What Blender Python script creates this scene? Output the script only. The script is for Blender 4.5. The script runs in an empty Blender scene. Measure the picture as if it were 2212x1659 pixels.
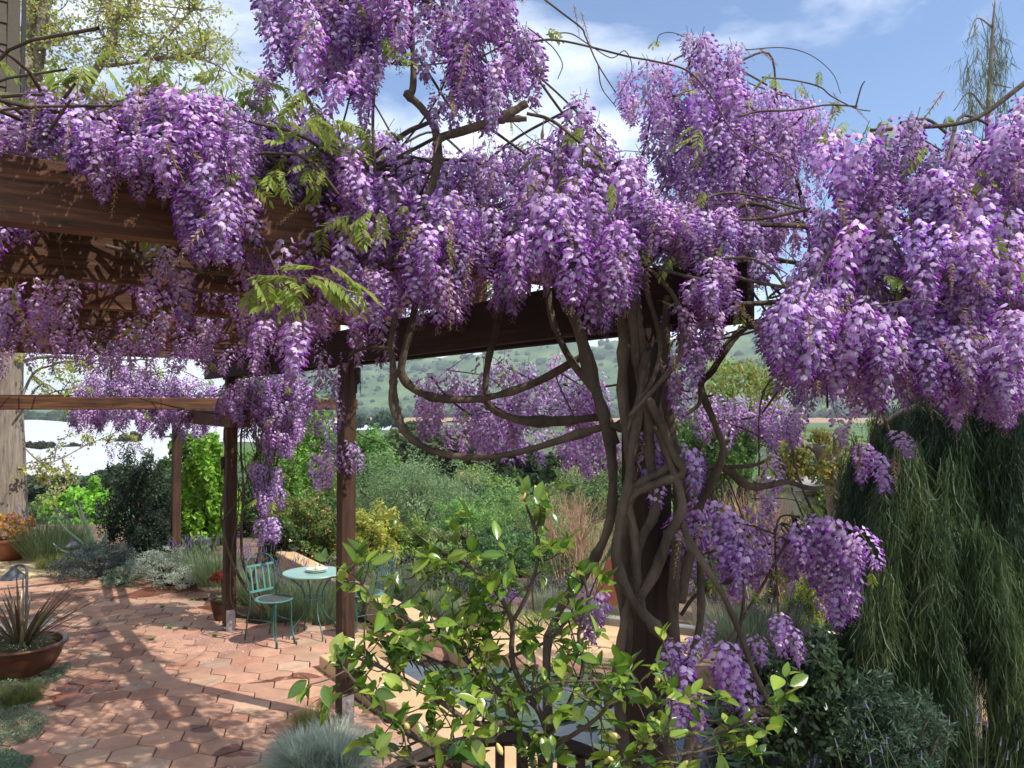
import bpy, bmesh, math
import numpy as np
from mathutils import Vector, Matrix, Euler

# ------------------------------------------------------------------ camera, world, sun, exposure
scene = bpy.context.scene
COL = scene.collection
F, CX, CY, HZ = 1750.0, 1106.0, 829.5, 885.0      # focal length and centre in units of a 2212-wide picture
CAMZ = 2.5
PITCH = math.atan((HZ - CY) / F)
cam_d = bpy.data.cameras.new('camera'); cam = bpy.data.objects.new('camera', cam_d); COL.objects.link(cam)
cam_d.sensor_width = 36.0; cam_d.lens = 36.0 * F / 2212.0
cam_d.clip_start = 0.05; cam_d.clip_end = 9000
cam.location = (0, 0, CAMZ); cam.rotation_euler = (math.pi / 2 + PITCH, 0, 0)
scene.camera = cam

SUN_EL = math.radians(52)
SUN_AZ = (0.885, -0.465)                           # horizontal direction towards the sun
world = bpy.data.worlds.new('World'); scene.world = world; world.use_nodes = True
nt = world.node_tree; nt.nodes.clear(); N = nt.nodes; LK = nt.links
out = N.new('ShaderNodeOutputWorld'); bg = N.new('ShaderNodeBackground'); bg.inputs['Strength'].default_value = 0.12
sky = N.new('ShaderNodeTexSky'); sky.sky_type = 'NISHITA'; sky.sun_disc = False
sky.sun_elevation = SUN_EL; sky.sun_rotation = math.atan2(SUN_AZ[0], SUN_AZ[1]); sky.air_density = 1.0; sky.dust_density = 0.1; sky.ozone_density = 3.0
tc = N.new('ShaderNodeTexCoord'); mp = N.new('ShaderNodeMapping'); mp.inputs['Scale'].default_value = (1.3, 1.0, 3.2); mp.inputs['Rotation'].default_value = (0.2, 0.25, 0.3)
mp.inputs['Location'].default_value = (0.35, 0.2, 0.1)
nz = N.new('ShaderNodeTexNoise'); nz.inputs['Scale'].default_value = 1.7; nz.inputs['Detail'].default_value = 7; nz.inputs['Roughness'].default_value = 0.55; nz.inputs['Distortion'].default_value = 0.35
cr = N.new('ShaderNodeValToRGB'); cr.color_ramp.elements[0].position = 0.40; cr.color_ramp.elements[1].position = 0.62
cr.color_ramp.elements[0].color = (0.03, 0.03, 0.03, 1); cr.color_ramp.elements[1].color = (0.95, 0.95, 0.95, 1)
mx = N.new('ShaderNodeMixRGB'); mx.inputs['Color2'].default_value = (13.0, 13.3, 13.8, 1)
LK.new(tc.outputs['Generated'], mp.inputs['Vector']); LK.new(mp.outputs['Vector'], nz.inputs['Vector']); LK.new(nz.outputs['Fac'], cr.inputs['Fac'])
LK.new(cr.outputs['Color'], mx.inputs['Fac']); hb = N.new('ShaderNodeMixRGB'); hb.blend_type = 'MULTIPLY'; hb.inputs['Fac'].default_value = 1; hb.inputs['Color2'].default_value = (1.10, 1.22, 1.36, 1)
LK.new(sky.outputs['Color'], hb.inputs['Color1']); LK.new(hb.outputs['Color'], mx.inputs['Color1']); LK.new(mx.outputs['Color'], bg.inputs['Color']); LK.new(bg.outputs['Background'], out.inputs['Surface'])

sd = bpy.data.lights.new('sun', 'SUN'); sd.energy = 5.0; sd.angle = math.radians(0.53); sd.color = (1.0, 0.955, 0.88)
sun = bpy.data.objects.new('sun', sd); COL.objects.link(sun)
_s = Vector((SUN_AZ[0] * math.cos(SUN_EL), SUN_AZ[1] * math.cos(SUN_EL), math.sin(SUN_EL)))
sun.rotation_euler = _s.to_track_quat('Z', 'Y').to_euler(); sun.location = (6, -3, 12)
scene.view_settings.view_transform = 'Standard'; scene.view_settings.look = 'None'
scene.view_settings.exposure = 0.2; scene.view_settings.gamma = 1.0; scene.view_settings.use_curve_mapping = False
scene.render.engine = 'CYCLES'
scene.cycles.max_bounces = 7; scene.cycles.diffuse_bounces = 3; scene.cycles.transmission_bounces = 4; scene.cycles.transparent_max_bounces = 8
scene.cycles.volume_bounces = 0

# ------------------------------------------------------------------ coordinates
rng = np.random.default_rng(11)
cp, sp = math.cos(PITCH), math.sin(PITCH)
def W(px, py, D):
    """The point at depth D metres in front of the camera's foot that is seen at (px, py) of a 2212 x 1659 picture."""
    cx, cy = (px - CX) / F, -(py - CY) / F
    y = cp - sp * cy; z = sp + cp * cy
    return np.array([cx / y * D, D, CAMZ + z / y * D])
U = np.array([-.569, .822]); V_ = np.array([-.822, -.569]); P0 = np.array([.62, 3.75])
def UV(u, v, z=0.0):
    p = P0 + u * U + v * V_
    return np.array([p[0], p[1], z])
ANG_U = math.atan2(U[1], U[0]); ANG_V = math.atan2(V_[1], V_[0])
def sstep(a, b, x):
    t = np.clip((x - a) / (b - a), 0, 1); return t * t * (3 - 2 * t)

# ------------------------------------------------------------------ object helpers
def tag(o, label=None, cat=None, group=None, kind=None):
    if label: o['label'] = label
    if cat: o['category'] = cat
    if group: o['group'] = group
    if kind: o['kind'] = kind
    return o
def empty(name, loc=(0, 0, 0), label=None, cat=None, group=None, kind=None, rz=0.0, parent=None):
    o = bpy.data.objects.new(name, None); o.empty_display_size = .1; o.location = loc; o.rotation_euler = (0, 0, rz); COL.objects.link(o)
    if parent: o.parent = parent
    return tag(o, label, cat, group, kind)
def mesh(name, V, Fs, mat, col=None, smooth=False):
    """Fs: (n,k) int array or a list of such arrays"""
    V = np.asarray(V, np.float32)
    if not isinstance(Fs, (list, tuple)): Fs = [Fs]
    Fs = [np.asarray(f, np.int32) for f in Fs if len(f)]
    me = bpy.data.meshes.new(name)
    nl = sum(f.size for f in Fs); npoly = sum(len(f) for f in Fs)
    me.vertices.add(len(V)); me.loops.add(nl); me.polygons.add(npoly)
    me.vertices.foreach_set('co', V.ravel())
    me.loops.foreach_set('vertex_index', np.concatenate([f.ravel() for f in Fs]))
    tot = np.concatenate([np.full(len(f), f.shape[1], np.int32) for f in Fs])
    me.polygons.foreach_set('loop_start', np.concatenate([[0], np.cumsum(tot)[:-1]]).astype(np.int32))
    me.polygons.foreach_set('loop_total', tot)
    me.polygons.foreach_set('use_smooth', np.full(npoly, bool(smooth)))
    me.update(calc_edges=True)
    if col is not None:
        col = np.asarray(col, np.float32)
        if col.shape[1] == 3: col = np.hstack([col, np.ones((len(col), 1), np.float32)])
        a = me.color_attributes.new('col', 'FLOAT_COLOR', 'POINT'); a.data.foreach_set('color', col.ravel())
    if mat: me.materials.append(mat)
    return me
def link(name, me, parent=None, loc=(0, 0, 0), rot=(0, 0, 0), sc=1.0):
    o = bpy.data.objects.new(name, me); COL.objects.link(o)
    if parent: o.parent = parent
    o.location = loc; o.rotation_euler = rot
    o.scale = (sc, sc, sc) if np.isscalar(sc) else sc
    return o
def obj(name, V, Fs, mat, parent=None, col=None, smooth=False):
    """geometry in world coordinates under an unrotated parent (or none)"""
    V = np.asarray(V, float)
    if parent is not None:
        w = np.array(parent.location)
        if parent.parent: w = w + np.array(parent.parent.location)
        V = V - w
    return link(name, mesh(name, V, Fs, mat, col, smooth), parent)
class Acc:
    def __init__(s): s.V = []; s.Q = []; s.T = []; s.C = []; s.n = 0
    def add(s, V, Fs, c=None):
        V = np.asarray(V, float)
        for f in (Fs if isinstance(Fs, (list, tuple)) else [Fs]):
            f = np.asarray(f)
            if len(f): (s.Q if f.shape[1] == 4 else s.T).append(f + s.n)
        s.V.append(V)
        c = (1, 1, 1) if c is None else c
        c = np.asarray(c, float); s.C.append(np.tile(c, (len(V), 1)) if c.ndim == 1 else c)
        s.n += len(V); return s
    def get(s):
        Fs = []
        if s.Q: Fs.append(np.vstack(s.Q))
        if s.T: Fs.append(np.vstack(s.T))
        return np.vstack(s.V), Fs, np.vstack(s.C)
    def build(s, name, mat, parent=None, smooth=False, local=False):
        V, Fs, C = s.get()
        if local: return link(name, mesh(name, V, Fs, mat, C, smooth), parent)
        return obj(name, V, Fs, mat, parent, C, smooth)
def smooth_path(P, n=6):
    P = np.asarray(P, float)
    if len(P) < 3: return np.array([P[0] + (P[-1] - P[0]) * t for t in np.linspace(0, 1, n + 1)])
    Q = np.vstack([2 * P[0] - P[1], P, 2 * P[-1] - P[-2]]); o = []
    for i in range(1, len(Q) - 2):
        for t in np.linspace(0, 1, n, endpoint=False):
            a, b, c, d = Q[i - 1], Q[i], Q[i + 1], Q[i + 2]
            o.append(.5 * ((2 * b) + (c - a) * t + (2 * a - 5 * b + 4 * c - d) * t * t + (3 * b - a - 3 * c + d) * t ** 3))
    o.append(P[-1]); return np.array(o)
def tube(P, r, k=8, close=True, rough=0.0, prof=None):
    P = np.asarray(P, float); n = len(P)
    r = np.full(n, r, float) if np.isscalar(r) else np.interp(np.linspace(0, 1, n), np.linspace(0, 1, len(r)), r)
    T = np.gradient(P, axis=0); T /= np.linalg.norm(T, axis=1)[:, None] + 1e-9
    up = np.array([0, 0, 1.0]) if abs(T[0][2]) < .9 else np.array([1.0, 0, 0])
    a = np.cross(T[0], up); a /= np.linalg.norm(a); V = []
    th = np.linspace(0, 2 * np.pi, k, endpoint=False)
    for i in range(n):
        a = a - T[i] * a.dot(T[i]); a /= np.linalg.norm(a) + 1e-9; b = np.cross(T[i], a)
        rr = r[i] * (1 + (rng.normal(0, rough, k) if rough else 0))
        if np.isscalar(rr): rr = np.full(k, rr)
        if prof is not None: rr = rr * prof
        V.append(P[i] + np.outer(np.cos(th) * rr, a) + np.outer(np.sin(th) * rr, b))
    V = np.vstack(V)
    i = np.arange(n - 1)[:, None] * k; j = np.arange(k)[None, :]; j2 = (j + 1) % k
    Fq = np.stack([i + j, i + j2, i + k + j2, i + k + j], -1).reshape(-1, 4)
    if not close: return V, Fq
    V = np.vstack([V, P[0], P[-1]]); c0, c1 = len(V) - 2, len(V) - 1
    jj = np.arange(k); T0 = np.stack([jj, np.full(k, c0), (jj + 1) % k], -1)
    T1 = np.stack([(n - 1) * k + jj, (n - 1) * k + (jj + 1) % k, np.full(k, c1)], -1)
    return V, [Fq, np.vstack([T0, T1])]
def cat_tubes(lst, k=8, n=5, rough=0.0):
    a = Acc()
    for P, r in lst: V, Fs = tube(smooth_path(P, n), r, k, rough=rough); a.add(V, Fs)
    return a
def lathe(prof, k=32, loc=(0, 0, 0)):
    prof = np.asarray(prof, float); n = len(prof); th = np.linspace(0, 2 * np.pi, k, endpoint=False)
    V = np.stack([prof[:, 0][:, None] * np.cos(th), prof[:, 0][:, None] * np.sin(th), np.repeat(prof[:, 1][:, None], k, 1)], -1).reshape(-1, 3) + np.asarray(loc)
    i = np.arange(n - 1)[:, None] * k; j = np.arange(k)[None, :]; j2 = (j + 1) % k
    return V, np.stack([i + j, i + j2, i + k + j2, i + k + j], -1).reshape(-1, 4)
def box_mesh(name, dims, mat, bev=.004):
    bm = bmesh.new(); bmesh.ops.create_cube(bm, size=1); bmesh.ops.scale(bm, vec=dims, verts=bm.verts)
    if bev: bmesh.ops.bevel(bm, geom=bm.edges[:], offset=bev, segments=1, affect='EDGES')
    me = bpy.data.meshes.new(name); bm.to_mesh(me); bm.free()
    if mat: me.materials.append(mat)
    return me
def box(name, dims, loc, mat, parent=None, rz=0.0, bev=.004, rot=None):
    l = np.array(loc, float)
    if parent is not None: l = l - np.array(parent.location) - (np.array(parent.parent.location) if parent.parent else 0)
    return link(name, box_mesh(name, dims, mat, bev), parent, l, rot or (0, 0, rz))
def rotm(rx, ry, rz): return np.array(Euler((rx, ry, rz)).to_matrix())

# ------------------------------------------------------------------ materials
def new_mat(name):
    m = bpy.data.materials.new(name); m.use_nodes = True; t = m.node_tree
    return m, t.nodes, t.links, t.nodes['Principled BSDF']
def ramp(N, stops):
    c = N.new('ShaderNodeValToRGB'); e = c.color_ramp.elements
    while len(e) < len(stops): e.new(.5)
    for x, (p, col) in zip(e, stops): x.position = p; x.color = tuple(col) + (1,)
    return c
def noise(N, L, vec, scale, detail=4, rough=.55, dist=0.0):
    n = N.new('ShaderNodeTexNoise'); n.inputs['Scale'].default_value = scale; n.inputs['Detail'].default_value = detail
    n.inputs['Roughness'].default_value = rough; n.inputs['Distortion'].default_value = dist
    if vec is not None: L.new(vec, n.inputs['Vector'])
    return n
def bump(N, L, h, bsdf, strength=.3, dist=.01):
    b = N.new('ShaderNodeBump'); b.inputs['Strength'].default_value = strength; b.inputs['Distance'].default_value = dist
    L.new(h, b.inputs['Height']); L.new(b.outputs['Normal'], bsdf.inputs['Normal']); return b
def mat_noise(name, c1, c2, scale=6, rough=.7, bmp=.3, bscale=None, dist=.005, space='Object', stretch=(1, 1, 1), spec=.3, metal=0.0):
    m, N, L, b = new_mat(name)
    tc = N.new('ShaderNodeTexCoord'); mp = N.new('ShaderNodeMapping'); mp.inputs['Scale'].default_value = stretch
    L.new(tc.outputs[space], mp.inputs['Vector']); n = noise(N, L, mp.outputs['Vector'], scale, 6, .6)
    r = ramp(N, [(.3, c1), (.7, c2)]); L.new(n.outputs['Fac'], r.inputs['Fac']); L.new(r.outputs['Color'], b.inputs['Base Color'])
    b.inputs['Roughness'].default_value = rough; b.inputs['Specular IOR Level'].default_value = spec; b.inputs['Metallic'].default_value = metal
    if bmp:
        n2 = noise(N, L, mp.outputs['Vector'], bscale or scale * 4, 5, .6); bump(N, L, n2.outputs['Fac'], b, bmp, dist)
    return m
def mat_leaf(name, rough=.5, spec=.3, trans=.35, gain=1.0, tgain=1.25, objvar=0.0, warm=(1.0, 1.0, 1.0)):
    """leaf or petal: vertex colour, translucent"""
    m, N, L, b = new_mat(name)
    a = N.new('ShaderNodeAttribute'); a.attribute_name = 'col'
    src = a.outputs['Color']
    if objvar:
        oi = N.new('ShaderNodeObjectInfo'); hs = N.new('ShaderNodeHueSaturation')
        m1 = N.new('ShaderNodeMapRange'); m1.inputs['To Min'].default_value = 1 - objvar; m1.inputs['To Max'].default_value = 1 + objvar
        L.new(oi.outputs['Random'], m1.inputs['Value']); L.new(m1.outputs['Result'], hs.inputs['Value'])
        m2 = N.new('ShaderNodeMath'); m2.operation = 'MULTIPLY'; m2.inputs[1].default_value = 7.31; m3 = N.new('ShaderNodeMath'); m3.operation = 'FRACT'
        m4 = N.new('ShaderNodeMapRange'); m4.inputs['To Min'].default_value = .5 - objvar * .06; m4.inputs['To Max'].default_value = .5 + objvar * .06
        L.new(oi.outputs['Random'], m2.inputs[0]); L.new(m2.outputs[0], m3.inputs[0]); L.new(m3.outputs[0], m4.inputs['Value']); L.new(m4.outputs['Result'], hs.inputs['Hue'])
        L.new(src, hs.inputs['Color']); src = hs.outputs['Color']
    L.new(src, b.inputs['Base Color']); b.inputs['Roughness'].default_value = rough; b.inputs['Specular IOR Level'].default_value = spec
    tr = N.new('ShaderNodeBsdfTranslucent'); mu = N.new('ShaderNodeMixRGB'); mu.blend_type = 'MULTIPLY'; mu.inputs['Fac'].default_value = 1
    mu.inputs['Color2'].default_value = (tgain * warm[0], tgain * warm[1], tgain * warm[2], 1); L.new(src, mu.inputs['Color1']); L.new(mu.outputs['Color'], tr.inputs['Color'])
    mx = N.new('ShaderNodeMixShader'); mx.inputs['Fac'].default_value = trans
    L.new(b.outputs[0], mx.inputs[1]); L.new(tr.outputs[0], mx.inputs[2]); L.new(mx.outputs[0], N['Material Output'].inputs['Surface'])
    return m
def mat_wood(name, c1, c2, c3, rough=.65):
    m, N, L, b = new_mat(name)
    tc = N.new('ShaderNodeTexCoord'); mp = N.new('ShaderNodeMapping'); mp.inputs['Scale'].default_value = (.55, 11, 11)
    oi = N.new('ShaderNodeObjectInfo'); va = N.new('ShaderNodeVectorMath'); va.operation = 'ADD'; ml = N.new('ShaderNodeMath'); ml.operation = 'MULTIPLY'; ml.inputs[1].default_value = 31.0
    L.new(oi.outputs['Random'], ml.inputs[0]); L.new(tc.outputs['Object'], va.inputs[0]); L.new(ml.outputs[0], va.inputs[1]); L.new(va.outputs[0], mp.inputs['Vector'])
    n = noise(N, L, mp.outputs['Vector'], 3.2, 7, .65, .9); r = ramp(N, [(.28, c1), (.5, c2), (.74, c3)]); L.new(n.outputs['Fac'], r.inputs['Fac'])
    n3 = noise(N, L, va.outputs[0], 1.6, 3); r3 = ramp(N, [(.3, (.7, .7, .7)), (.7, (1.25, 1.2, 1.15))]); L.new(n3.outputs['Fac'], r3.inputs['Fac'])
    mu = N.new('ShaderNodeMixRGB'); mu.blend_type = 'MULTIPLY'; mu.inputs['Fac'].default_value = 1; L.new(r.outputs['Color'], mu.inputs['Color1']); L.new(r3.outputs['Color'], mu.inputs['Color2'])
    L.new(mu.outputs['Color'], b.inputs['Base Color']); b.inputs['Roughness'].default_value = rough; b.inputs['Specular IOR Level'].default_value = .25
    bump(N, L, n.outputs['Fac'], b, .5, .006); return m

M = {}
M['petal'] = mat_leaf('wisteria_petal', .55, .15, .36, tgain=1.35, objvar=.26, warm=(1.06, .96, .98))
M['petal_stuff'] = mat_leaf('wisteria_petal_mass', .55, .15, .36, tgain=1.35, warm=(1.06, .96, .98))
M['leaf'] = mat_leaf('leaf_matte', .5, .3, .38, tgain=1.5, objvar=.12)
M['gloss'] = mat_leaf('leaf_glossy', .26, .55, .3, tgain=1.5, objvar=.2)
M['grass'] = mat_leaf('blade', .5, .3, .3)
M['dry'] = mat_leaf('dry_twig', .8, .1, .05)
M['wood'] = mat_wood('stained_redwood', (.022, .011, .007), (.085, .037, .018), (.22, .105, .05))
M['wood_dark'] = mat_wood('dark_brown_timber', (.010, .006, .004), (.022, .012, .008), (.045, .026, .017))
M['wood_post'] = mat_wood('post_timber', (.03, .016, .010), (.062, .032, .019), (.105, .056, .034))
M['bark'] = mat_noise('vine_bark', (.03, .021, .015), (.14, .105, .074), 7, .9, 1.0, 30, .02, stretch=(1, 1, .5))  # bark darkened, shade from the blossom mass is put into the colour
M['bark_grey'] = mat_noise('grey_bark', (.15, .12, .095), (.34, .28, .23), 7, .9, 1.0, 9, .03, stretch=(3.2, 3.2, .35))
M['bark_pale'] = mat_noise('pale_bark', (.20, .18, .15), (.36, .32, .27), 3, .85, .5, 20, .01)
M['terracotta'] = mat_noise('terracotta', (.17, .06, .03), (.28, .10, .05), 4, .5, .2, 30, .003, spec=.4)
M['glazed'] = mat_noise('glazed_brown_bowl', (.045, .018, .011), (.13, .045, .022), 2.2, .33, .12, 20, .003, spec=.5, stretch=(1, 1, 3))
M['ochre'] = mat_noise('ochre_concrete', (.50, .33, .17), (.62, .43, .25), 3, .85, .4, 60, .003)
M['brick'] = mat_noise('yellow_brick', (.50, .38, .21), (.66, .52, .31), 2.3, .85, .4, 50, .003, space='Generated')
M['soil'] = mat_noise('soil', (.10, .062, .038), (.20, .13, .085), 2.4, .95, .9, 22, .03)
M['steel'] = mat_noise('galvanised_steel', (.42, .43, .44), (.58, .59, .6), 9, .4, .1, 30, .001, metal=.8)
M['teal'] = mat_noise('teal_paint', (.06, .18, .16), (.10, .25, .22), 9, .45, .15, 60, .001, spec=.45)
M['teal_dark'] = mat_noise('dark_green_paint', (.02, .085, .07), (.035, .12, .10), 9, .4, .1, 60, .001, spec=.5)
M['black'] = mat_noise('dark_metal', (.012, .012, .012), (.03, .028, .026), 9, .5, .2, 50, .001)
M['lampgrey'] = mat_noise('grey_lamp_metal', (.10, .11, .12), (.16, .17, .18), 9, .45, .1, 50, .001)
M['seatpad'] = mat_noise('dark_seat_pad', (.04, .05, .052), (.075, .085, .085), 20, .7, .4, 90, .002)
M['ceramic'] = mat_noise('pale_green_ceramic', (.50, .60, .46), (.58, .66, .52), 3, .25, 0, spec=.5)
M['cream'] = mat_noise('cream_ceramic', (.72, .62, .36), (.80, .72, .46), 3, .35, 0, spec=.5)
M['siding'] = mat_noise('shaded_siding_paint', (.06, .05, .034), (.085, .07, .048), 5, .7, .3, 40, .003, stretch=(.4, 6, 6))  # brown paint darkened, the shade on the wall is put into the colour
M['white_tag'] = mat_noise('pale_tag', (.60, .60, .58), (.72, .72, .70), 9, .6, 0)
M['pod'] = mat_noise('seed_pod', (.09, .055, .03), (.18, .12, .07), 12, .8, .3, 40, .002)
M['greyplank'] = mat_wood('grey_weathered_plank', (.20, .19, .17), (.30, .28, .25), (.38, .36, .33))
M['wall_beige'] = mat_noise('beige_render', (.48, .42, .33), (.58, .51, .40), 3, .9, .2, 60, .003)
M['roof_tile'] = mat_noise('orange_roof', (.30, .11, .06), (.42, .17, .09), 4, .8, .3, 20, .01)
M['rust'] = mat_noise('rust_red_metal', (.12, .035, .02), (.2, .07, .04), 6, .6, .3, 30, .003)
M['stone'] = mat_noise('pond_stone', (.22, .11, .075), (.36, .21, .15), 4, .85, .7, 18, .02)

# paver: colour per object, blotches and wet stains with world-space edges
m, N, L, b = new_mat('clay_paver'); M['paver'] = m
geo = N.new('ShaderNodeNewGeometry'); at = N.new('ShaderNodeAttribute'); at.attribute_name = 'col'
oi = N.new('ShaderNodeObjectInfo'); hs = N.new('ShaderNodeHueSaturation'); mr = N.new('ShaderNodeMapRange'); mr.inputs['To Min'].default_value = .84; mr.inputs['To Max'].default_value = 1.14
L.new(oi.outputs['Random'], mr.inputs['Value']); L.new(mr.outputs['Result'], hs.inputs['Value']); L.new(at.outputs['Color'], hs.inputs['Color'])
n1 = noise(N, L, geo.outputs['Position'], 5.0, 6, .6); r1 = ramp(N, [(.3, (.78, .76, .75)), (.7, (1.16, 1.17, 1.18))]); L.new(n1.outputs['Fac'], r1.inputs['Fac'])
mu = N.new('ShaderNodeMixRGB'); mu.blend_type = 'MULTIPLY'; mu.inputs['Fac'].default_value = 1; L.new(hs.outputs['Color'], mu.inputs['Color1']); L.new(r1.outputs['Color'], mu.inputs['Color2'])
n2 = noise(N, L, geo.outputs['Position'], 1.15, 3, .5, .5); r2 = ramp(N, [(.585, (0, 0, 0)), (.60, (1, 1, 1))]); L.new(n2.outputs['Fac'], r2.inputs['Fac'])
mw = N.new('ShaderNodeMixRGB'); mw.blend_type = 'MULTIPLY'; mw.inputs['Color2'].default_value = (.40, .24, .20, 1); L.new(r2.outputs['Color'], mw.inputs['Fac']); L.new(mu.outputs['Color'], mw.inputs['Color1'])
L.new(mw.outputs['Color'], b.inputs['Base Color']); mr2 = N.new('ShaderNodeMapRange'); mr2.inputs['To Min'].default_value = .85; mr2.inputs['To Max'].default_value = .45
L.new(r2.outputs['Color'], mr2.inputs['Value']); L.new(mr2.outputs['Result'], b.inputs['Roughness'])
n4 = noise(N, L, geo.outputs['Position'], 70, 4); bump(N, L, n4.outputs['Fac'], b, .35, .004)

# terrain: soil in the garden, dry grass and green far off
m, N, L, b = new_mat('terrain'); M['terrain'] = m
geo = N.new('ShaderNodeNewGeometry'); sx = N.new('ShaderNodeSeparateXYZ'); L.new(geo.outputs['Position'], sx.inputs[0])
nA = noise(N, L, geo.outputs['Position'], 2.2, 6); rA = ramp(N, [(.3, (.10, .06, .038)), (.7, (.22, .15, .10))]); L.new(nA.outputs['Fac'], rA.inputs['Fac'])
nB = noise(N, L, geo.outputs['Position'], .012, 9, .68); rB = ramp(N, [(.36, (.028, .055, .025)), (.5, (.075, .125, .05)), (.66, (.15, .20, .085))]); L.new(nB.outputs['Fac'], rB.inputs['Fac'])
mr = N.new('ShaderNodeMapRange'); mr.inputs['From Min'].default_value = 16; mr.inputs['From Max'].default_value = 45; L.new(sx.outputs['Y'], mr.inputs['Value'])
mx = N.new('ShaderNodeMixRGB'); L.new(mr.outputs['Result'], mx.inputs['Fac']); L.new(rA.outputs['Color'], mx.inputs['Color1']); L.new(rB.outputs['Color'], mx.inputs['Color2'])
g1 = N.new('ShaderNodeMapRange'); g1.inputs['From Min'].default_value = 640; g1.inputs['From Max'].default_value = 660; L.new(sx.outputs['Y'], g1.inputs['Value'])
g2 = N.new('ShaderNodeMapRange'); g2.inputs['From Min'].default_value = 1190; g2.inputs['From Max'].default_value = 1170; L.new(sx.outputs['Y'], g2.inputs['Value'])
gm = N.new('ShaderNodeMath'); gm.operation = 'MULTIPLY'; L.new(g1.outputs[0], gm.inputs[0]); L.new(g2.outputs[0], gm.inputs[1])
mx2 = N.new('ShaderNodeMixRGB'); mx2.inputs['Color2'].default_value = (.34, .22, .14, 1); L.new(gm.outputs[0], mx2.inputs['Fac']); L.new(mx.outputs['Color'], mx2.inputs['Color1'])
L.new(mx2.outputs['Color'], b.inputs['Base Color']); b.inputs['Roughness'].default_value = .95; b.inputs['Specular IOR Level'].default_value = .1
nC = noise(N, L, geo.outputs['Position'], 25, 5); bump(N, L, nC.outputs['Fac'], b, .5, .02)

m, N, L, b = new_mat('pond_water'); M['water'] = m
b.inputs['Base Color'].default_value = (.012, .018, .02, 1); b.inputs['Roughness'].default_value = .04; b.inputs['Specular IOR Level'].default_value = .6
geo = N.new('ShaderNodeNewGeometry'); n = noise(N, L, geo.outputs['Position'], 7, 3); bump(N, L, n.outputs['Fac'], b, .12, .01)

m, N, L, b = new_mat('white_row_cover'); M['cover'] = m
b.inputs['Base Color'].default_value = (.43, .45, .48, 1); b.inputs['Roughness'].default_value = .6
# ------------------------------------------------------------------ terrain, hills, fields
def terr(x, y):
    x = np.asarray(x, float); y = np.asarray(y, float)
    side = np.clip(x + 1.0, 0, 12) * .55
    t = sstep(14.0, 62, y + side)
    z = -.05 - 7.45 * t
    z = z - .45 * sstep(2.0, 4.5, x) * sstep(1.0, 4.0, y)
    ang = x / np.maximum(y, 1) * F + CX
    ridge = np.interp(ang, [-400, 200, 430, 560, 690, 820, 1000, 1250, 1450, 1660, 1900, 2600],
                      [.008, .010, .014, .038, .052, .060, .066, .078, .088, .094, .085, .09])
    hill = sstep(1180, 1900, y)
    bumps = 14 * np.sin(x * .011 + 1.3) * np.sin(y * .008) + 9 * np.sin(x * .023 + y * .017) + 5 * np.sin(x * .051 - y * .031)
    z = z + hill * (ridge * 1900 + 7.5) + bumps * hill * (ridge / .07)
    return z
ys = np.concatenate([np.linspace(-12, 16, 36), np.geomspace(17, 1150, 60), np.linspace(1180, 2300, 62), np.linspace(2450, 5200, 6)])
ss = np.linspace(-1.25, 1.25, 190)
gx = ss[None, :] * (18 + np.abs(ys[:, None])); gy = np.repeat(ys[:, None], len(ss), 1)
gz = terr(gx, gy); n, k = gx.shape
i = np.arange(n - 1)[:, None] * k; j = np.arange(k - 1)[None, :]
Q = np.stack([i + j, i + j + 1, i + k + j + 1, i + k + j], -1).reshape(-1, 4)
near = n - 1
rows_near = np.searchsorted(ys, 1160)
VT = np.stack([gx, gy, gz], -1).reshape(-1, 3)
cut = (rows_near) * (k - 1)
tag(obj('ground', VT[:(rows_near + 1) * k], Q[:cut], M['terrain'], smooth=True), kind='structure', label='brown garden soil falling away to the valley fields')
Qh = Q[cut:] - rows_near * k
tag(obj('hills', VT[rows_near * k:], Qh, M['terrain'], smooth=True), kind='structure', label='green scrub-covered hillside beyond the valley')

# scrub on the hill
def blobs(P, R, k=1):
    bm = bmesh.new(); bmesh.ops.create_icosphere(bm, subdivisions=k, radius=1); v0 = np.array([v.co[:] for v in bm.verts]); f0 = np.array([[v.index for v in f.verts] for f in bm.faces]); bm.free()
    a = Acc()
    for p, r in zip(P, R):
        v = v0 * (1 + rng.normal(0, .22, (len(v0), 1))) * np.array([1, 1, .75]) * r + p
        g = rng.uniform(.75, 1.25); a.add(v, f0, np.array([.045, .075, .035]) * g)
    return a
n = 1500; y = rng.uniform(1200, 1980, n); px = rng.uniform(560, 2300, n); x = (px - CX) / F * y
cl = np.sin(x * .02 + 1) * np.sin(y * .017 + 2) + rng.normal(0, .5, n); kk = cl > -.35; x, y = x[kk], y[kk]
z = terr(x, y); R = rng.gamma(3.2, 1.45, len(x)) + 1.6
tag(blobs(np.stack([x, y, z + R * .3], -1), R).build('hillside_scrub', M['leaf'], smooth=True), label='dark scrub dotted over the distant green hillside', cat='scrub', kind='stuff')
n = 420; y = rng.uniform(1020, 1140, n); x = rng.uniform(-.30, .6, n) * y; z = terr(x, y); R = rng.uniform(4, 9, n)
yl = rng.uniform(600, 640, 170); x = np.concatenate([x, rng.uniform(-.75, -.28, 170) * yl]); y = np.concatenate([y, yl]); z = terr(x, y); R = np.concatenate([R, rng.uniform(4, 7.5, 170)])
tag(blobs(np.stack([x, y, z + R * .5], -1), R, 2).build('treeline', M['leaf'], smooth=True), label='dark line of trees along the far edge of the fields', cat='treeline', kind='stuff')

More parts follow.
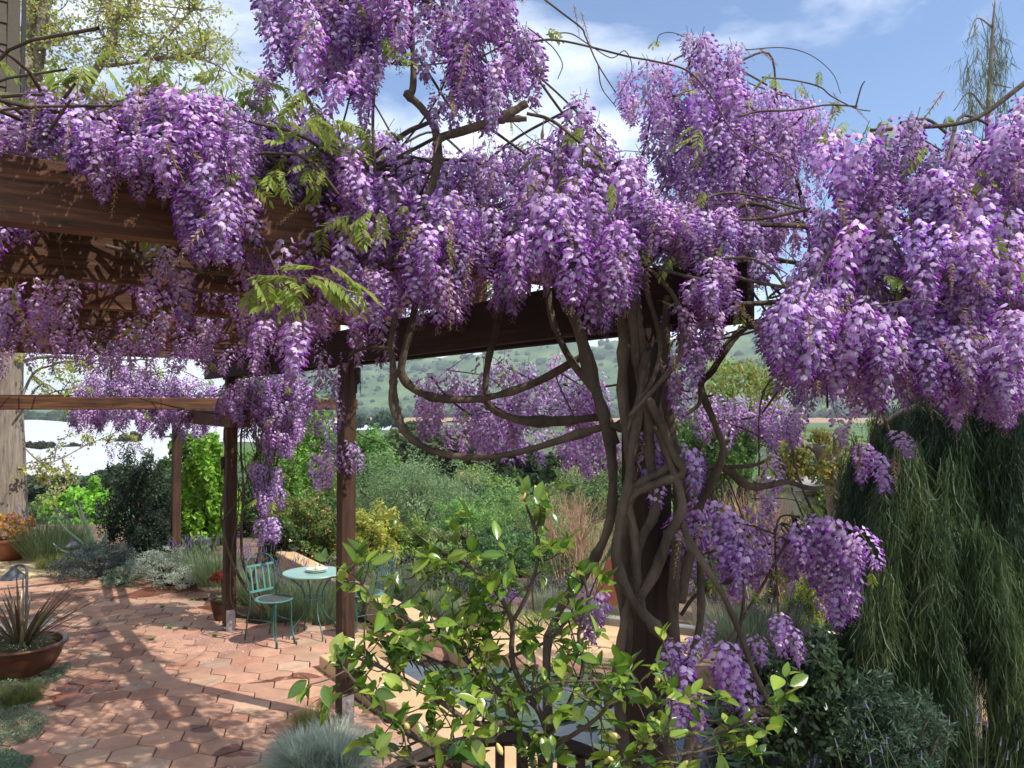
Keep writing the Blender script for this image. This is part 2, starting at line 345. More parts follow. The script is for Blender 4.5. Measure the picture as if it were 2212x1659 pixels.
# white crop covers on the fields: each long cover a thing
for r in range(12):
    D = 122 * (1.128 ** r)
    x0, x1 = -.66 * D, (-.40 if r < 6 else -.22) * D
    if r in (10, 11): x1 = -.15 * D
    nx = 170; dep = D * .128 * .80; xs_ = np.linspace(x0, x1, nx); ny = 8; yy = np.linspace(0, 1, ny)
    X = np.repeat(xs_[None], ny, 0); Y = D + yy[:, None] * dep + 1.5 * np.sin(xs_ / D * 9)[None] * D / 150
    ph = rng.uniform(0, 6)
    zb = terr(X, Y)
    scal = .35 + .65 * np.abs(np.sin(xs_[None] / (D * .024) + ph + 1.2 * np.sin(xs_[None] / D * 17)))
    Z = zb + (D * .0085) * (np.sin(yy * np.pi)[:, None] ** .5) * scal + .03 + .2 * rng.normal(0, .12, X.shape)
    i = np.arange(ny - 1)[:, None] * nx; j = np.arange(nx - 1)[None]
    Qc = np.stack([i + j, i + j + 1, i + nx + j + 1, i + nx + j], -1).reshape(-1, 4)
    o = obj('crop_cover', np.stack([X, Y, Z], -1).reshape(-1, 3), Qc, M['cover'], smooth=True)
    if r == 0: lab = 'white billowing crop cover on the valley floor, the nearest of the rows'
    else: lab = 'white billowing crop cover in the ' + ['', 'second', 'third', 'fourth', 'fifth', 'sixth', 'seventh', 'eighth', 'ninth', 'tenth', 'eleventh', 'last'][r] + ' valley row, counted away from the garden'
    tag(o, lab, 'crop cover', 'white crop covers across the valley floor')
for (px, py, D, w, lab) in [(800, 926, 420, 55, 'white greenhouse roof strip seen just right of the middle post'),
                            (1030, 945, 330, 22, 'small white greenhouse seen through the hanging wisteria loop')]:
    p = W(px, py, D); wm = w / F * D; g = empty('greenhouse', (p[0], D, terr(p[0], D)), lab, 'greenhouse')
    for q in range(5):
        xx = p[0] + (q - 2) * wm * .42; a = Acc(); th = np.linspace(0, np.pi, 9); R = wm * .21
        prof = [(xx + R * math.cos(t), R * .55 * math.sin(t) + 2.2) for t in th]; prof = [(xx + R, 0)] + prof + [(xx - R, 0)]
        n = len(prof); zb = float(terr(xx, D)); v = [(a_, D, zb + b_) for a_, b_ in prof] + [(a_, D + 30, zb + b_) for a_, b_ in prof]
        f = [(t, t + 1, n + t + 1, n + t) for t in range(n - 1)]; a.add(v, np.array(f)); ft = [(0, t, t + 1) for t in range(1, n - 1)]; a.add(v, np.array(ft))
        a.build('roof_bay', M['cover'], g)

# ------------------------------------------------------------------ patio of hexagonal clay pavers
def inpoly(x, y, poly):
    poly = np.asarray(poly); c = np.zeros(np.shape(x), bool); j = len(poly) - 1
    for i in range(len(poly)):
        xi, yi = poly[i]; xj, yj = poly[j]
        c ^= ((yi > y) != (yj > y)) & (x < (xj - xi) * (y - yi) / (yj - yi + 1e-12) + xi); j = i
    return c
eA = UV(-1.2, -.30)[:2]; eB = UV(4.9, -.30)[:2]
PATIO = [(-9.6, 3.4), tuple(eA), tuple(eB), (-1.15, 8.6), (-1.9, 9.35), (-2.5, 9.62), (-3.1, 9.6), (-3.75, 10.3), (-4.5, 11.45), (-5.6, 12.0), (-7.3, 12.25), (-9.6, 12.3)]
patio = empty('patio', (-3, 7, 0), 'red hexagonal clay paver patio with wet stains', kind='structure')
a = Acc(); c = np.array([(x, y) for x, y in PATIO]); cc = c.mean(0); v = [(x, y, -.022) for x, y in c] + [(cc[0], cc[1], -.022)]
a.add(v, np.array([(i, (i + 1) % len(c), len(c)) for i in range(len(c))])); a.build('sand_bed', M['soil'], patio)
FL = .305; HR = FL / math.sqrt(3); ROT = math.radians(13)
def hexpav(tint):
    th = np.arange(6) * np.pi / 3 + np.pi / 6; rr = [HR - .0135, HR - .007, HR - .006]; zz = [0, -.004, -.03]
    v = [(0, 0, 0.0006)]
    for r, z in zip(rr, zz): v += [(r * math.cos(t), r * math.sin(t), z) for t in th]
    T = [(0, 1 + i, 1 + (i + 1) % 6) for i in range(6)]; Qd = []
    for l in range(2):
        for i in range(6): Qd.append((1 + 6 * l + i, 7 + 6 * l + i, 7 + 6 * l + (i + 1) % 6, 1 + 6 * l + (i + 1) % 6))
    return np.array(v), [np.array(T), np.array(Qd)], np.tile(tint, (len(v), 1))
tints = [(.45, .25, .165), (.47, .265, .172), (.41, .205, .13), (.50, .32, .21), (.46, .255, .17), (.47, .315, .215), (.43, .235, .157), (.39, .255, .185)]
hexes = [hexpav(np.array(t)) for t in tints]
hexme = [mesh('paver', v, f, M['paver'], col) for v, f, col in hexes]
tiles = []
for r in range(-60, 60):
    for q in range(-60, 60):
        x = q * FL + (r % 2) * FL / 2; y = r * HR * 1.5
        X = -3 + x * math.cos(ROT) - y * math.sin(ROT); Y = 7 + x * math.sin(ROT) + y * math.cos(ROT)
        if inpoly(X, Y, PATIO):
            pxx = X / Y * F + CX; vis = -60 < pxx < 1000 and Y > 5.3
            tiles.append((0 if vis else 1, Y * Y + X * X, X, Y))
tiles.sort()
rest = Acc()
for i, (nv, d, X, Y) in enumerate(tiles):
    vi = rng.choice(8, p=[.2, .2, .15, .1, .15, .06, .1, .04]); rz = ROT + rng.normal(0, .006); tx, ty = rng.normal(0, .006, 2); zz = rng.uniform(-.003, .003)
    if i < 300: link('paver', hexme[vi], patio, (X + 3, Y - 7, zz), (tx, ty, rz))
    else: v, f, col = hexes[vi]; rest.add(v @ rotm(tx, ty, rz).T + (X, Y, zz), f, col * rng.uniform(.86, 1.12))
tag(rest.build('paver', M['paver'], patio), kind='stuff')

# yellow brick path beyond the patio on the left
path = empty('brick_path', (-8, 13, 0), 'sunlit yellow brick path beyond the patio', kind='structure')
bm_ = [box_mesh('brick', (.30 * s, .145, .06), M['brick'], .012) for s in (1, .96, 1.03)]
for r in range(9):
    for q in range(16):
        x = -10.6 + q * .315 + (r % 2) * .15 + rng.normal(0, .006); y = 12.42 + r * .158
        if x > -6.55 - .1 * r: continue
        link('brick', bm_[rng.integers(3)], path, (x + 8, y - 13, -.03 + rng.normal(0, .003)), (0, 0, rng.normal(0, .02)))
sq = empty('cobble_edging', (-5.8, 9.8, 0), 'grey stone setts let into the patio behind the big bowl', kind='structure')
for r in range(4):
    for q in range(7):
        box('cobble', (.17, .15, .05), (-6.6 + q * .19 + rng.normal(0, .005), 9.15 + r * .17, -.012 + rng.normal(0, .002)), M['greyplank'], sq, rz=rng.normal(0, .03), bev=.012)

# ------------------------------------------------------------------ ochre garden wall, pond rim, side path
def uvbox(name, u0, u1, v0, v1, z0, z1, mat, parent=None, bev=.008):
    c = UV((u0 + u1) / 2, (v0 + v1) / 2, (z0 + z1) / 2)
    return box(name, (abs(u1 - u0), abs(v1 - v0), abs(z1 - z0)), c, mat, parent, rz=ANG_U, bev=bev)
wA, wB = np.array([-.42, 7.75]), np.array([-4.35, 13.9]); wd = (wB - wA); wl = np.linalg.norm(wd); wd /= wl; wang = math.atan2(wd[1], wd[0])
gw = empty('garden_wall', (wA[0], wA[1], 0), 'low ochre concrete garden wall running back behind the cafe table', 'wall')
nb = 9
for i in range(nb):
    c = wA + wd * (i + .5) * wl / nb + np.array([-wd[1], wd[0]]) * -.15
    box('wall_block', (wl / nb - .012, .27, .28), (c[0], c[1], .09 + rng.normal(0, .002)), M['ochre'], gw, rz=wang, bev=.012)
rim = empty('pond_rim', tuple(UV(3, -.55)), 'raised ochre slab rim along the patio side of the pond', 'pond rim')
for i in range(8): uvbox('slab', -.1 + i * .62, -.1 + (i + 1) * .62 - .012, -.78, -.33, -.05, .12 + rng.normal(0, .003), M['ochre'], rim)
for i in range(3): uvbox('slab', 4.86, 5.2, -.78 - i * .42, -.78 - (i + 1) * .42 + .012, -.05, .12, M['ochre'], rim)
WP = [UV(4.86, -.76), UV(4.6, -1.3), UV(3.9, -1.75), UV(3.05, -2.25), UV(2.3, -3.1), UV(1.4, -3.8), UV(-.1, -3.8), UV(-.1, -.76)]
v = [(p[0], p[1], .02) for p in WP]; cc = np.mean(v, 0); v.append(tuple(cc)); a = Acc(); a.add(v, np.array([(i, (i + 1) % 8, 8) for i in range(8)]))
tag(a.build('pond_water', M['water']), kind='structure', label='blue-grey pond water under the lily pads')
def rock(r, seed, sq=.6):
    bm = bmesh.new(); bmesh.ops.create_icosphere(bm, subdivisions=2, radius=1); rg = np.random.default_rng(seed)
    v = np.array([q.co[:] for q in bm.verts]); f = np.array([[q.index for q in g.verts] for g in bm.faces]); bm.free()
    d = rg.normal(0, 1, (6, 3)); 
    for q in d: q /= np.linalg.norm(q); s = v @ q; v = v - np.outer(np.maximum(s - rg.uniform(.55, .8), 0), q)
    return v * np.array([1, rg.uniform(.6, .9), sq]) * r, f
rocks = [mesh('boulder', *rock(1, s), M['stone']) for s in range(5)]
edge = [UV(4.5, -1.42), UV(4.15, -1.68), UV(3.75, -1.95), UV(3.35, -2.2), UV(3.0, -2.42), UV(2.7, -2.75), UV(2.4, -3.1), UV(2.0, -3.45)]
rlab = ['behind the far corner of the pond rim', 'second from the rim on the far pond edge', 'third from the rim on the far pond edge', 'mid-way along the far pond edge', 'on the pond edge before the small lawn patch',
        'on the pond edge left of the main post', 'on the pond edge behind the main post', 'on the pond edge right of the main post']
for i, p in enumerate(edge):
    link('boulder', rocks[i % 5], None, (p[0], p[1], .03), (0, 0, rng.uniform(0, 6)), (rng.uniform(.2, .3),) * 2 + (.2,))
    tag(COL.objects[-1] if False else bpy.data.objects[-1], None)
for i, o in enumerate([o for o in bpy.data.objects if o.name.startswith('boulder')]):
    tag(o, 'rounded reddish boulder ' + rlab[i], 'boulder', 'boulders round the pond')
# water lily
lily = empty('water_lily', tuple(UV(2.6, -1.6, .02)), 'round lily pads floating on the pond with a few reddish ones', 'water lily')
padm = []
for c in [(.10, .17, .085), (.14, .20, .10), (.17, .08, .07), (.09, .15, .09)]:
    th = np.linspace(.25, 2 * np.pi - .25, 14); v = [(0, 0, 0)] + [(math.cos(t), math.sin(t), .06) for t in th]
    padm.append(mesh('pad', np.array(v) * .1, np.array([(0, i, i + 1) for i in range(1, 14)]), M['leaf'], np.tile(c, (15, 1))))
k = 0
while k < 120:
    u, w = rng.uniform(.2, 4.6), rng.uniform(-3.5, -.9); p = UV(u, w)
    if not inpoly(p[0], p[1], np.array(WP)[:, :2]): continue
    link('pad', padm[rng.choice(4, p=[.45, .3, .1, .15])], lily, (p[0] - lily.location[0], p[1] - lily.location[1], .012 + .0006 * k % .01), (0, 0, rng.uniform(0, 6)), rng.uniform(.7, 1.3)); k += 1
# side path (ochre slabs) beyond the pond
sp_ = empty('side_path', (1.2, 8.6, 0), 'ochre slab path crossing behind the pond', kind='structure')
for r in range(4):
    for q in range(7):
        c = np.array([-.2 + q * .78, 9.75 - q * .42]) + np.array([-.36, -.36]) * r * .9 * .98 + np.array([.05 * (r % 2), 0])
        if c[1] < 6.8 or inpoly(c[0], c[1], np.array(WP)[:, :2] * 1.0): continue
        box('slab', (.86, .40, .05), (c[0] + .5, c[1], -.035 + rng.normal(0, .002)), M['ochre'], sp_, rz=math.radians(-28) + rng.normal(0, .004), bev=.01)
tk = empty('timber_edging', (1.6, 8.9, 0), 'grey weathered sleeper edging beside the ochre path', 'timber edging')
for q in range(4): box('plank', (1.1, .13, .12), (.9 + q * .98, 9.72 - q * .52, .02), M['greyplank'], tk, rz=math.radians(-28), bev=.01)

# ------------------------------------------------------------------ pergola
perg = empty('pergola', tuple(UV(3, 0)), 'dark stained timber pergola with double beam and many rafters', 'pergola')
BZ0, BZ1 = 2.865, 3.125
def beam(name, u0, v0, u1, v1, z0, z1, th, mat, parent):
    a, b_ = UV(u0, v0)[:2], UV(u1, v1)[:2]; d = b_ - a; L = np.linalg.norm(d); c = (a + b_) / 2
    return box(name, (L, th, z1 - z0), (c[0], c[1], (z0 + z1) / 2), mat, parent, rz=math.atan2(d[1], d[0]), bev=.005)
for u, s in [(0, .165), (3.45, .118), (6.75, .122)]:
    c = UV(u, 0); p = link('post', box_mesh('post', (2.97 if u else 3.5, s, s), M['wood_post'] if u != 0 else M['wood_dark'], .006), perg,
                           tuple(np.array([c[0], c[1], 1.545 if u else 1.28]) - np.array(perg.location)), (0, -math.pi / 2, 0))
    p.rotation_mode = 'QUATERNION'; p.rotation_quaternion = (Matrix.Rotation(ANG_U, 3, 'Z') @ Matrix.Rotation(-math.pi / 2, 3, 'Y')).to_quaternion()
    if u:
        q = UV(u - s / 2 - .004, 0, .115); pl = box('bracket', (.008, .10, .24), q, M['steel'], p, rz=ANG_U, bev=0)
        pl.parent = perg; pl.location = q - np.array(perg.location)
        q2 = UV(u, 0, .045); bp_ = box('bracket', (.14, .15, .012), q2, M['steel'], perg, rz=ANG_U, bev=0)
        for zz in (.17, .09):
            vv, ff = lathe([(.0001, .026), (.011, .026), (.016, .012), (.02, 0)], 10); R = rotm(0, -math.pi / 2, 0); vv = vv @ R.T
            o = link('bolt', mesh('bolt', vv, ff, M['steel']), perg, tuple(UV(u - s / 2 - .008, 0, zz) - np.array(perg.location)), (0, 0, ANG_U))
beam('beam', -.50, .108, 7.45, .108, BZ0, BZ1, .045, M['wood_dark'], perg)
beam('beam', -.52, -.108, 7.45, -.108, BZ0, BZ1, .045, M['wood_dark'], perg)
for i in range(7):
    u = .5 + 1.2 * i
    beam('rafter', u, -.2, u, 4.6, BZ1 + .003, BZ1 + .238, .085, M['wood'], perg)
for v in (3.6,): beam('batten', .1, v, 7.9, v, BZ1 + .241, BZ1 + .30, .05, M['wood'], perg)
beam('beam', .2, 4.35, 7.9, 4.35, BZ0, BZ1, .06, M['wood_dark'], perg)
for u in (1.0, 4.4, 7.6):
    c = UV(u, 4.35); p = link('post', box_mesh('post', (2.86, .118, .118), M['wood_post'], .006), perg, tuple(np.array([c[0], c[1], 1.43]) - np.array(perg.location)))
    p.rotation_mode = 'QUATERNION'; p.rotation_quaternion = (Matrix.Rotation(ANG_U, 3, 'Z') @ Matrix.Rotation(-math.pi / 2, 3, 'Y')).to_quaternion()
# lower arbour beyond it
low = empty('arbour', tuple(UV(9, .2)), 'lower timber arbour beyond the pergola over the back of the patio', 'arbour')
P3 = np.array([-5.66, 13.7]); P2 = UV(6.75, 0)[:2]
c = P3; p = link('post', box_mesh('post', (2.30, .135, .135), M['wood_post'], .006), low, tuple(np.array([c[0], c[1], 1.15]) - np.array(low.location)))
p.rotation_mode = 'QUATERNION'; p.rotation_quaternion = (Matrix.Rotation(ANG_U, 3, 'Z') @ Matrix.Rotation(-math.pi / 2, 3, 'Y')).to_quaternion()
d = (P3 - P2) / np.linalg.norm(P3 - P2); a_ = P2 - d * .55; b_ = P3 + d * .5; cc = (a_ + b_) / 2; nn = np.array([-d[1], d[0]])
for s in (.085, -.085):
    box('beam', (np.linalg.norm(b_ - a_), .045, .19), (cc[0] + nn[0] * s, cc[1] + nn[1] * s, 2.40), M['wood'], low, rz=math.atan2(d[1], d[0]), bev=.005)
box('crossbeam', (7.2, .06, .25), (P3[0] - 3.05, P3[1] - .1, 2.625), M['wood'], low, rz=0, bev=.006)
box('crossbeam', (5.2, .05, .16), (P2[0] - 1.3, P2[1] + 1.7, 2.58), M['wood'], low, rz=ANG_V, bev=.006)
# small things on the beams
tp = W(1133, 641, 4.62)
u_ = ((tp[0] - P0[0]) * U[0] + (tp[1] - P0[1]) * U[1]); tpos = UV(u_, .134, tp[2] + .0)
o = box('name_tag', (.045, .004, .062), UV(u_, .1335, BZ1 - .045), M['white_tag'], None, rz=ANG_U, bev=.0015)
tag(o, 'small pale tag fixed to the dark beam left of the main post', 'tag')
fl = W(296, 505, 3.02)
a = Acc(); vv, ff = lathe([(.001, .07), (.03, .068), (.042, .05), (.047, 0), (.050, -.045), (.044, -.05), (.02, -.052)], 18); a.add(vv, ff)
o = a.build('feeder_cup', mat_noise('blue_green_glass', (.05, .10, .10), (.09, .16, .15), 5, .25, 0), smooth=True, local=True); o.location = W(263, 448, 2.98); o.rotation_euler = (.2, .1, 0)
tag(o, 'blue-green cup hanging against the front rafter under the blossoms', 'cup')
for (px, py, D, lab) in [(773, 812, 6.5, 'small dark wind chime hanging under the beam beside the middle post'), (481, 1000, 9.2, 'small dark wind chime hanging under the lower arbour beam')]:
    p = W(px, py, D); e = empty('wind_chime', tuple(p), lab, 'wind chime'); topz = .10 if D < 7 else .22
    a = Acc(); vv, ff = tube([p + (0, 0, .06), p + (0, 0, .06 + topz)], .0025, 5); a.add(vv, ff); a.build('cord', M['black'], e)
    a = Acc(); vv, ff = lathe([(.001, .07), (.02, .065), (.024, .05), (.024, -.02), (.018, -.05), (.006, -.07), (.001, -.07)], 10, p); a.add(vv, ff); a.build('bell', M['black'], e, smooth=True)
    for t in (0, 2.1, 4.2):
        q = p + (math.cos(t) * .02, math.sin(t) * .02, 0); a = Acc(); vv, ff = tube([q + (0, 0, -.03), q + (0, 0, -.14)], .004, 6); a.add(vv, ff); a.build('pipe', M['black'], e)

# ------------------------------------------------------------------ house corner, top left
hp = W(38, 100, 8.8); hc = np.array([hp[0], 8.8])
hs_ = empty('house', (hc[0], 8.8, 0), 'grey-brown clapboard house corner above the pergola', 'house')
def hbox(name, a0, a1, b0, b1, z0, z1, mat, bev=.004):
    c = hc + V_ * (a0 + a1) / 2 + U * (b0 + b1) / 2
    return box(name, (abs(b1 - b0), abs(a1 - a0), z1 - z0), (c[0], c[1], (z0 + z1) / 2), mat, hs_, rz=ANG_U, bev=bev)
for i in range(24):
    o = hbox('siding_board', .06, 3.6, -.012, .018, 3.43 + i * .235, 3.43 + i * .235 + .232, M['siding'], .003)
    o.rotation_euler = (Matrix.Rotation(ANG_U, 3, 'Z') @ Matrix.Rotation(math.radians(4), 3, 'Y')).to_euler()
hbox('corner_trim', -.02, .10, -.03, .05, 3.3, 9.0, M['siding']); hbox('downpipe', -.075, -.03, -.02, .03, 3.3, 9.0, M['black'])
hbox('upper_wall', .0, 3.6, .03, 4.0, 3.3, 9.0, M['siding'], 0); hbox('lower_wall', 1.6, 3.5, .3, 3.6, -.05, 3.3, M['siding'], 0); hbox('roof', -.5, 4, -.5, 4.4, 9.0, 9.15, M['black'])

# ------------------------------------------------------------------ cafe furniture
def rail(P, r, k=7, n=6): return tube(smooth_path(P, n), r, k)
def make_chair(loc, rz, label):
    e = empty('cafe_chair', loc, label, 'chair', 'green metal cafe chairs', rz=rz)
    # local: faces +x, back at -x
    v, f = lathe([(.001, .476), (.19, .478), (.203, .474), (.205, .466), (.198, .460), (.001, .460)], 36); link('seat', mesh('seat', v, f, M['teal'], smooth=False), e)
    v, f = lathe([(.001, .4835), (.10, .484), (.102, .4815), (.14, .4815), (.142, .4835), (.172, .483), (.176, .4775)], 36, (.022, 0, 0)); link('seat_disc', mesh('seat_disc', v, f, M['seatpad']), e)
    a = Acc(); lean = .07
    def bp(y, z): return (-.185 - (z - .46) * .22, y, z)
    P = [bp(-.155, .02 + .0), bp(-.16, .30), bp(-.165, .47), bp(-.18, .70), bp(-.175, .80)] + [bp(.175 * -math.cos(t), .80 + .125 * math.sin(t)) for t in np.linspace(.35, np.pi - .35, 6)] + [bp(.175, .80), bp(.18, .70), bp(.165, .47), bp(.16, .30), bp(.155, .02)]
    P = [(p[0] if p[2] > .45 else -.185 - (.46 - p[2]) * .25, p[1], p[2]) for p in P]
    v, f = rail(P, .0085); link('back_frame', mesh('back_frame', v, f, M['teal_dark'], smooth=True), e)
    for z in (.80, .535): link('back_rail', box_mesh('back_rail', (.008, .345, .026), M['teal'], .002), e, bp(0, z), (0, -.21, 0))
    for y in (-.125, -.068, .0, .068, .125)[0:4] if False else (-.12, -.06, .03, .10):
        c = bp(y, .668); link('slat', box_mesh('slat', (.005, .020, .262), M['teal'], .0015), e, c, (0, -.217, 0))
    for s in (-1, 1):
        for q, x in enumerate((.17, .155)):
            P = [(x - .02, s * .085, .465), (x, s * .10, .40), (x + .005, s * (.10 + .02 * q), .16), (x + .03 + .03 * q, s * .11, .06), (x + .035 + .035 * q, s * .115, .0)]
            v, f = rail(P, .008)
            link('leg', mesh('leg', v, f, M['teal_dark'], smooth=True), e)
    v, f = rail([(-.19, -.16, .25), (0, -.1, .25), (.16, -.11, .25)], .006); link('stretcher', mesh('stretcher', v, f, M['teal_dark'], smooth=True), e)
    v, f = rail([(-.19, .16, .25), (0, .1, .25), (.16, .11, .25)], .006); link('stretcher', mesh('stretcher', v, f, M['teal_dark'], smooth=True), e)
    return e
make_chair((-2.56, 8.78, 0), math.radians(-38), 'green metal cafe chair with bowed back standing in sun left of the round table')
make_chair((-1.62, 9.05, 0), math.radians(-146), 'green metal cafe chair in shade just right of the middle post')
tb = empty('cafe_table', (-2.20, 9.05, 0), 'round pale green metal cafe table with curled wire legs', 'table')
v, f = lathe([(.001, .704), (.32, .704), (.335, .702), (.34, .694), (.335, .682), (.325, .684), (.001, .690)], 56)
m, N, L, b = new_mat('table_paint'); geo = N.new('ShaderNodeTexCoord'); n1 = noise(N, L, geo.outputs['Object'], 6.5, 5); r1 = ramp(N, [(.3, (.19, .33, .29)), (.6, (.23, .38, .33)), (.70, (.42, .36, .2))])
L.new(n1.outputs['Fac'], r1.inputs['Fac']); L.new(r1.outputs['Color'], b.inputs['Base Color']); b.inputs['Roughness'].default_value = .42
link('tabletop', mesh('tabletop', v, f, m), tb)
for q in range(4):
    t = math.radians(35 + 90 * q); P = [(.27, .685), (.24, .64), (.15, .56), (.105, .47), (.105, .36), (.11, .28), (.15, .21), (.22, .13), (.265, .06), (.275, .0)]
    v, f = rail([(r * math.cos(t), r * math.sin(t), z) for r, z in P], .008); link('leg', mesh('leg', v, f, M['teal_dark'], smooth=True), tb)
th = np.linspace(0, 2 * np.pi, 29); v, f = tube(np.stack([.115 * np.cos(th), .115 * np.sin(th), np.full(29, .42)], -1), .007, 6); link('ring', mesh('ring', v, f, M['teal'], smooth=True), tb)
for i, (z, lab) in enumerate([(.705, 'lower pale green plate of the two on the cafe table'), (.722, 'upper pale green plate on the cafe table holding a small cream ornament')]):
    v, f = lathe([(.001, 0.004), (.06, .003), (.085, .008), (.118, .019), (.121, .018), (.088, .002), (.06, -.0002), (.001, -.0002)], 40)
    o = link('plate', mesh('plate', v, f, M['ceramic'], smooth=True), None, (-2.17 + .004 * i, 9.05, z)); tag(o, lab, 'plate', 'plates on the cafe table')
v, f = lathe([(.001, 0), (.018, .001), (.026, .014), (.024, .028), (.012, .042), (.010, .048), (.015, .056), (.014, .066), (.006, .074), (.001, .076)], 18)
o = link('bird_ornament', mesh('bird_ornament', v, f, M['cream'], smooth=True), None, (-2.165, 9.05, .727)); tag(o, 'small cream bird-shaped ornament on the plates', 'ornament')
v, f = tube([(0, 0, .058), (.014, 0, .056), (.026, .0, .052)], [.008, .006, .001], 6); link('beak', mesh('beak', v, f, M['cream']), o)

# ------------------------------------------------------------------ pots
def pot(name, loc, prof, mat, label, cat='pot'):
    e = empty(name, loc, label, cat); v, f = lathe(prof, 44); link('bowl', mesh('bowl', v, f, mat, smooth=True), e)
    ztop = max(p[1] for p in prof) - .05; rin = prof[-1][0]
    v, f = lathe([(.001, ztop), (rin - .02, ztop - .01)], 24); link('compost', mesh('compost', v, f, M['soil']), e); return e
bigpot = pot('planter_bowl', (-4.63, 7.72, 0), [(.001, 0), (.19, 0), (.235, .03), (.29, .10), (.335, .18), (.355, .25), (.365, .275), (.392, .285), (.395, .30), (.385, .312), (.36, .312), (.345, .30), (.33, .25)], M['glazed'], 'wide brown glazed bowl holding bronze strap-leaved flax')
sucpot = pot('planter_pot', (-8.42, 13.65, 0), [(.001, 0), (.20, 0), (.26, .12), (.30, .24), (.31, .30), (.33, .31), (.33, .35), (.29, .35), (.28, .30)], M['terracotta'], 'terracotta pot of orange succulents under the big tree')
smallpot = pot('planter_pot', (-3.45, 9.75, 0), [(.001, 0), (.085, 0), (.115, .08), (.14, .18), (.15, .235), (.165, .24), (.165, .262), (.145, .262), (.135, .23)], M['glazed'], 'small dark terracotta pot with a red-leaved plant behind the back post')
urn = pot('planter_urn', (2.35, 6.9, -.45), [(.001, 0), (.16, 0), (.22, .15), (.25, .3), (.24, .38), (.27, .40), (.27, .43), (.24, .43), (.22, .38)], M['terracotta'], 'terracotta urn in the bed right of the main post')

# path lamps
for (loc, s, lab) in [((-6.95, 12.9, 0), 1.0, 'grey cone garden lamp by the agave at the end of the brick path'), ((-6.05, 9.9, 0), 1.35, 'grey cone garden lamp behind the flax bowl')]:
    e = empty('garden_lamp', loc, lab, 'garden lamp', 'cone-hatted garden lamps')
    v, f = rail([(.12, 0, 0), (.12, 0, .38), (.10, 0, .44), (.05, 0, .455), (0, 0, .44)], .009 * s); link('stem', mesh('stem', v * s, f, M['lampgrey'], smooth=True), e)
    v, f = lathe(np.array([(.001, .45), (.02, .445), (.03, .42), (.11, .345), (.115, .335), (.105, .335), (.001, .40)]) * s, 24); link('lamp_shade', mesh('lamp_shade', v, f, M['lampgrey']), e)
# hanging lantern by the pond
lp = W(1316, 1512, 5.4); e = empty('hanging_lantern', tuple(lp), 'black egg-shaped lantern hanging from a thin crook by the pond', 'lantern')
v, f = lathe(np.array([(.001, .05), (.02, .045), (.036, .02), (.04, -.005), (.034, -.035), (.018, -.052), (.001, -.055)]), 16); link('bulb', mesh('bulb', v, f, M['black'], smooth=True), e)
v, f = rail([(-.05, 0, -lp[2] + .0), (-.05, 0, -.3), (-.055, 0, .06), (-.045, 0, .11), (-.02, 0, .13), (0, 0, .11), (0, 0, .05)], .004, 6); link('crook', mesh('crook', v, f, M['black']), e)

# ------------------------------------------------------------------ iron-dark railing at the bottom of the view
rl = empty('railing', (.0, 3.1, 0), 'dark wooden railing curving under the foreground shrub', 'railing')
RP = [W(800, 1655, 2.95), W(880, 1604, 3.05), W(960, 1575, 3.15), W(1080, 1558, 3.25), W(1200, 1566, 3.25), W(1300, 1600, 3.2), W(1360, 1650, 3.15)]
RP = [q - np.array([0, 0, .07]) for q in RP]
sp2 = smooth_path(RP, 8)
prof = None
v, f = tube(sp2, .028, 4); a = Acc(); a.add(v, f); a.build('handrail', M['wood_dark'], rl)
seg = np.linspace(0, len(sp2) - 1, 17).astype(int)
for q in seg:
    p = sp2[q]; box('baluster', (.032, .032, .95), (p[0], p[1], p[2] - .50), M['wood_dark'], rl, rz=.3, bev=.003)
v, f = tube(sp2 - np.array([0, 0, .93]), .03, 4); a = Acc(); a.add(v, f); a.build('bottom_rail', M['wood_dark'], rl)

# shed and bits beyond the right-hand bed
sh = empty('shed', (6.6, 17.5, -.9), 'small beige rendered outbuilding glimpsed right of the main post', 'shed')
box('wall', (2.4, 2.0, 1.9), (7.4, 18.5, -.2), M['wall_beige'], sh, bev=.01); box('roof', (2.8, 2.4, .12), (7.4, 18.5, .82), M['greyplank'], sh, bev=.01)
box('door', (.7, .04, 1.5), (7.0, 17.48, -.4), M['black'], sh, bev=.004)
cb = empty('farm_building', (-14, 38, -3), 'small orange tiled roof among the trees beyond the garden', 'building')
p = W(1010, 1030, 34); cb.location = (p[0], 34, p[2] - 3)
a = Acc(); w_ = .45; z = p[2]; y0 = 34; x0 = p[0]
a.add([(x0 - w_, y0, z - .4), (x0 + w_, y0, z - .4), (x0 + w_, y0 + 2, z + .05), (x0 - w_, y0 + 2, z + .05), (x0 + w_, y0 + 4, z - .6), (x0 - w_, y0 + 4, z - .6)], np.array([(0, 1, 2, 3), (3, 2, 4, 5)]))
a.build('roof', M['roof_tile'], cb)
box('wall', (w_ * 1.9, 3.6, 2.4), (x0, y0 + 2, z - 1.85), M['wall_beige'], cb, bev=0)
o = box('rust_sculpture', (.30, .03, .5), W(1322, 1262, 9.5), M['rust'], None, rz=.3, bev=.004); o.rotation_euler = (.0, .35, .3)
o.location.z = .5; tag(o, 'rust-red metal panel leaning in the bed left of the main post', 'metal panel')
